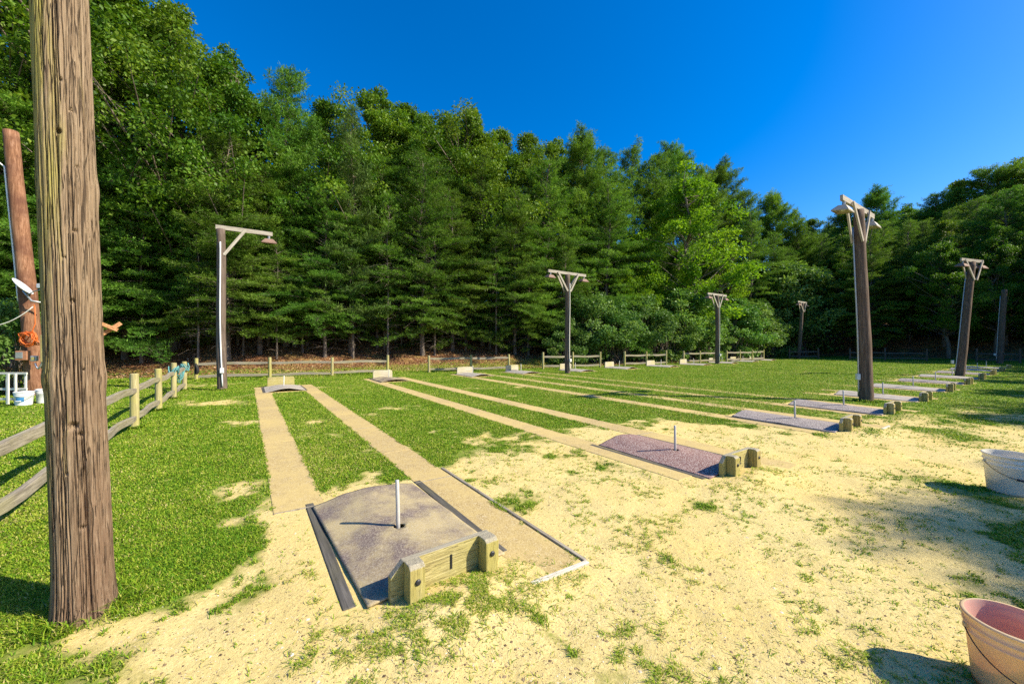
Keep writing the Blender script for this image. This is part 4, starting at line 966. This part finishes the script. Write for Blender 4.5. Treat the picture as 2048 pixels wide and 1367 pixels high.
def tree(kind, x, y, H, label, group, wide=1.0, rz=None):
    cm, tm, h0, leaf = PROTO[kind]; nm = next(v for k, v in NAME.items() if kind.startswith(k))
    z = float(ground_z(np.array([x]), np.array([y]), False)[0])-.02; s = H/h0; R_ = random
    key = kind
    if key not in FIRST:
        root = empty(nm, (x, y, z))
        link('crown' if nm != 'shrub' else 'foliage', cm, M[leaf], root); link('trunk' if nm != 'shrub' else 'stems', tm, M['bark'], root); FIRST[key] = root
    else:
        root = copy_tree(FIRST[key]); root.location = (x, y, z)
        for k in ('label', 'group', 'category'):
            if k in root: del root[k]
    wv = wide*R_.uniform(.92, 1.1)
    root.rotation_euler = (0, 0, R_.uniform(0, 6.28) if rz is None else rz); root.scale = (s*wv, s*wv, s)
    return tag(root, label, 'shrub' if nm == 'shrub' else 'tree', group)
def tz(x, y): return float(ground_z(np.array([x]), np.array([y]), False)[0])
def line_depth(px, past):
    """depth where the sight line of px lies `past` metres behind the foot of the bank"""
    k = (px-PX_C)/F_PX; Ys = np.linspace(8, 120, 2400); a, b = AB(k*Ys, Ys); d = bank_d(a, b)
    i = np.argmax(d >= past); return float(Ys[i])
def tree_px(kind, px, past, top, label, group, wide=1.0, Y=None):
    if Y is None: Y = line_depth(px, past)
    x = at(px, Y); H = hz(top, Y)-tz(x, Y); return tree(kind, x, Y, H, label, group, wide)
GF, GB, GR, GS = 'evergreens along the front of the wood', 'trees deeper in the wood', 'trees of the shaded wood on the right', 'shrubs at the edge of the wood'
# skyline and feature trees: kind, px, metres behind the bank foot, top row of the photo
FEATURE = [
    ('oak0', 60, 7, -230, 'tall broadleaf tree behind the leaning utility pole, cut by the photo top'),
    ('oak1', 205, 6.5, -120, 'tall leafy tree right behind the thick front pole'),
    ('oak0', 345, 5.5, 15, 'big broadleaf tree with bare limbs showing, tallest right of the front pole'),
    ('oak1', 455, 6.5, 105, 'broadleaf tree stepping down right of the biggest crown'),
    ('vpine', 572, 6.0, 150, 'dark round topped pine standing above its neighbours left of centre'),
    ('wpine', 705, 4.2, 225, 'soft bluish pine with a pointed top before the oaks'),
    ('oak1', 760, 8, 185, 'broadleaf tree with knobbly crown just right of the soft bluish pine'),
    ('oak0', 850, 9, 232, 'second knobbly broadleaf crown on the skyline right of the soft pine'),
    ('oak1', 945, 9, 226, 'broadleaf crown on the skyline above the middle of the photo'),
    ('oak0', 650, 8.5, 204, 'ragged broadleaf crown between the dark pine and the soft bluish pine'),
    ('oak0', 805, 10, 214, 'ragged broadleaf crown wedged between the two knobbly crowns'),
    ('oak1', 900, 11, 236, 'broadleaf crown filling the skyline dip left of the middle'),
    ('oak0', 1000, 10, 262, 'broadleaf crown stepping down right of the middle of the skyline'),
    ('oak1', 1115, 10, 284, 'small broadleaf crown just left of the dark spiky pine'),
    ('oak0', 1060, 9, 272, 'low rounded broadleaf crown left of the dark spiky pine'),
    ('lpine', 1165, 6, 280, 'dark spiky pine behind the middle light pole'),
    ('vpine', 1265, 8, 305, 'dark dense pine right of the spiky pine'),
    ('lpine', 1345, 8.5, 302, 'dark pine rising just behind the bright yellow green tree'),
    ('lpine', 1440, 9, 338, 'dark pine leaning over the right shoulder of the bright tree'),
    ('vpine', 1208, 6.5, 304, 'dark pine shoulder directly right of the spiky pine'),
    ('vpine', 1310, 7, 318, 'rounded dark pine left of the bright yellow green tree'),
    ('vpine', 1400, 8, 336, 'rounded dark pine top behind the bright yellow green tree'),
    ('vpine', 1490, 7, 385, 'rounded pine stepping down right of the bright yellow green tree'),
    ('vpine', 1595, 6, 432, 'low rounded pine above the farthest light pole'),
    ('maple', 1440, 3.4, 470, 'smaller yellow green tree at the right foot of the bright tree'),
    ('maple', 1375, 2.2, 335, 'bright yellow green broadleaf tree standing out at the wood edge'),
    ('lpine', 1545, 5, 398, 'thin crowned pine in the notch where the two woods meet'),
    ('fir2', 1500, 2.6, 425, 'broad dark evergreen with sweeping boughs left of the far corner'),
    ('fir0', 1550, 2.0, 470, 'dense evergreen nearest the far corner light pole'),
]
for (k, px, past, top, lab) in FEATURE: tree_px(k, px, past, top, lab, None)
# front row of evergreens with boughs almost to the ground
front = [(250, 300), (318, 265), (395, 350), (455, 275), (520, 330), (590, 300), (650, 360), (700, 430), (770, 320), (845, 310), (905, 380), (965, 325), (1030, 380), (1095, 330), (1150, 420), (1215, 365)]
words = ['leftmost', 'second', 'third', 'fourth', 'fifth', 'sixth', 'seventh', 'eighth', 'ninth', 'tenth', 'eleventh', 'twelfth', 'thirteenth', 'fourteenth', 'fifteenth', 'sixteenth']
for q, (px, top) in enumerate(front):
    tree_px(['fir2', 'fir1'][q % 2] if q % 5 and q < 13 else ['fir0', 'fir1', 'fir3', 'fir0'][q % 4], px, 4.0+1.8*((q*7) % 3)/2, top, f'{words[q]} evergreen from the left in the front row behind the far fence', GF, 1.2)
for q, (px, past, top) in enumerate([(30, 3.0, 200), (120, 4.5, 60), (175, 3.0, 330), (-40, 3.5, 100), (-120, 4, 50)]):
    tree_px(['fir1', 'fir2'][q % 2], px, past, top, 'dark evergreen behind the leaning utility pole on the left', 'evergreens behind the utility pole', 1.1)
# shrubs along the right part of the edge
shr = [('shrub1', 1135, .9, 640), ('shrub0', 1185, 1.5, 585), ('shrub0', 1235, 1.0, 600), ('shrub0', 1285, 1.3, 590), ('shrub1', 1325, .8, 625), ('shrub0', 1365, 1.4, 575), ('shrub1', 1410, .8, 640), ('shrub0', 1455, 1.2, 590), ('shrub0', 1500, 1.0, 600), ('shrub1', 1535, .7, 630), ('shrub0', 1570, 1.0, 560), ('shrub0', 1590, 1.6, 520)]
sw = ['small leafy shrub just left of', 'pale leafy shrub right behind', 'pale shrub one step right of', 'broad pale shrub two steps right of', 'low shrub three steps right of', 'tall shrub under the bright tree four steps right of', 'low shrub five steps right of', 'shrub six steps right of', 'shrub seven steps right of', 'low shrub eight steps right of', 'tall shrub nine steps right of', 'tallest shrub at the far corner, farthest from']
for (k, px, past, top), lab in zip(shr, sw): tree_px(k, px, past, top, lab+' the middle light pole', GS, 1.15)
tree('shrub1', -14.6, 11.3, 2.6, 'leafy shrub beside the utility pole at the left edge', GS)
tree('shrub1', -14.5, 10.2, 1.6, 'low green shrub behind the white picket railing', GS)
# body of the wood behind the front row
def fill(n, seed, a_rng, past_rng, kinds, hr, label, group, mind=1.9, taken=[]):
    r = random.Random(seed); c = 0; tries = 0
    while c < n and tries < n*60:
        tries += 1; a = r.uniform(*a_rng); p = r.uniform(*past_rng); b = float(np.interp(a, BANK_A, BANK_B))+p; x, y = W2(a, b)
        if any((x-q[0])**2+(y-q[1])**2 < mind**2 for q in taken): continue
        taken.append((x, y)); tree(r.choice(kinds), x, y, r.uniform(*hr), label, group, r.uniform(.9, 1.1)); c += 1
fill(26, 4, (-9, 12), (5.5, 8.5), ['fir1', 'fir2', 'fir0'], (8.0, 11), 'dense evergreen wedged between the front row evergreens', GF+' between the front ones', 1.5, [])
fill(76, 5, (-18, 14), (8.5, 21), ['fir0', 'fir1', 'fir2', 'fir3', 'oak1'], (7.5, 9.5), 'crowded tree inside the wood behind the front evergreens', GB, 1.7)
fill(52, 6, (13, 47), (3.2, 16), ['fir0', 'fir1', 'fir2', 'fir3', 'oak0', 'maple'], (7.5, 10.0), 'crowded tree inside the wood behind the shrubs', GB+' behind the shrubs', 1.7)
fill(34, 14, (-9, 13), (3.2, 9), ['thin'], (6.5, 10), 'slender thin stemmed evergreen among the trunks behind the far fence', 'slender trees along the front of the wood', 1.0, [])
# shaded wood beyond the right end
right = [(1625, 50, 425, 'oak0'), (1690, 50, 415, 'lpine'), (1755, 47, 372, 'lpine'), (1815, 49, 398, 'oak1'), (1870, 45, 378, 'vpine'), (1920, 45, 348, 'oak0'), (1975, 43, 330, 'lpine'), (2035, 42, 308, 'oak1'), (2110, 42, 300, 'oak0'), (1660, 58, 440, 'lpine'), (1840, 55, 410, 'lpine')]
rw = ['broadleaf tree at the left end of the shaded wood', 'thin pine left of the tall brown light pole top', 'rounded pine just right of the tall brown light pole top', 'green crown right of the rounded pine', 'dark pine below the rising skyline on the right', 'broad crown high above the leaning dark pole', 'tall pine on the skyline above the bare topped pole', 'highest crown at the right edge of the photo', 'tree cut by the right edge of the photo', 'pine in the notch behind the shaded wood', 'back row pine of the shaded wood']
for (px, Y, top, k), lab in zip(right, rw): tree_px(k, px, 0, top+14, lab, None, 1.1, Y)
r = random.Random(9); cnt = 0
tk = []
while cnt < 105:
    a = r.uniform(46.5, 68); b = r.uniform(-38, 22); x, y = W2(a, b)
    if x < .8*y-4 or any((x-q[0])**2+(y-q[1])**2 < 4.4 for q in tk): continue
    tk.append((x, y)); cnt += 1
    near = a < 51
    tree(r.choice(['fir0', 'oak0', 'oak1', 'fir2', 'fir3', 'fir1'] if not near else ['oak1', 'fir1', 'oak0', 'maple', 'fir3']), x, y, r.uniform(9, 12) if a < 50.5 else max(8, min(r.uniform(14, 19), hz(40+np.interp(PX_C+F_PX*x/y, [1560, 1640, 1750, 1850, 1950, 2050, 2600], [440, 430, 405, 405, 360, 335, 200]), y)-tz(x, y))), 'dark tree crowded into the shaded wood beyond the right fence', GR)
# trees just outside the frame whose shadows fall on the field
for (x, y, H, k) in [(15.7, .45, 9.8, 'fir3'), (15.3, -.15, 9.6, 'fir3'), (18.4, -.15, 11.7, 'fir3'), (18.0, -.80, 11.2, 'fir3'), (15.2, -.65, 9.8, 'fir3'), (17.2, -1.3, 11.0, 'fir3'), (24.2, 4.2, 12, 'oak0'), (30.8, 7.4, 13.5, 'oak1'), (36, 10.6, 14.5, 'oak0'), (44, 16, 16, 'oak1'), (52, 22, 17, 'oak0')]:
    tree(k, x, y, H, 'tree right of the photo throwing its shadow on the field', 'trees right of the photo', .80 if k == 'fir3' else 1.0)
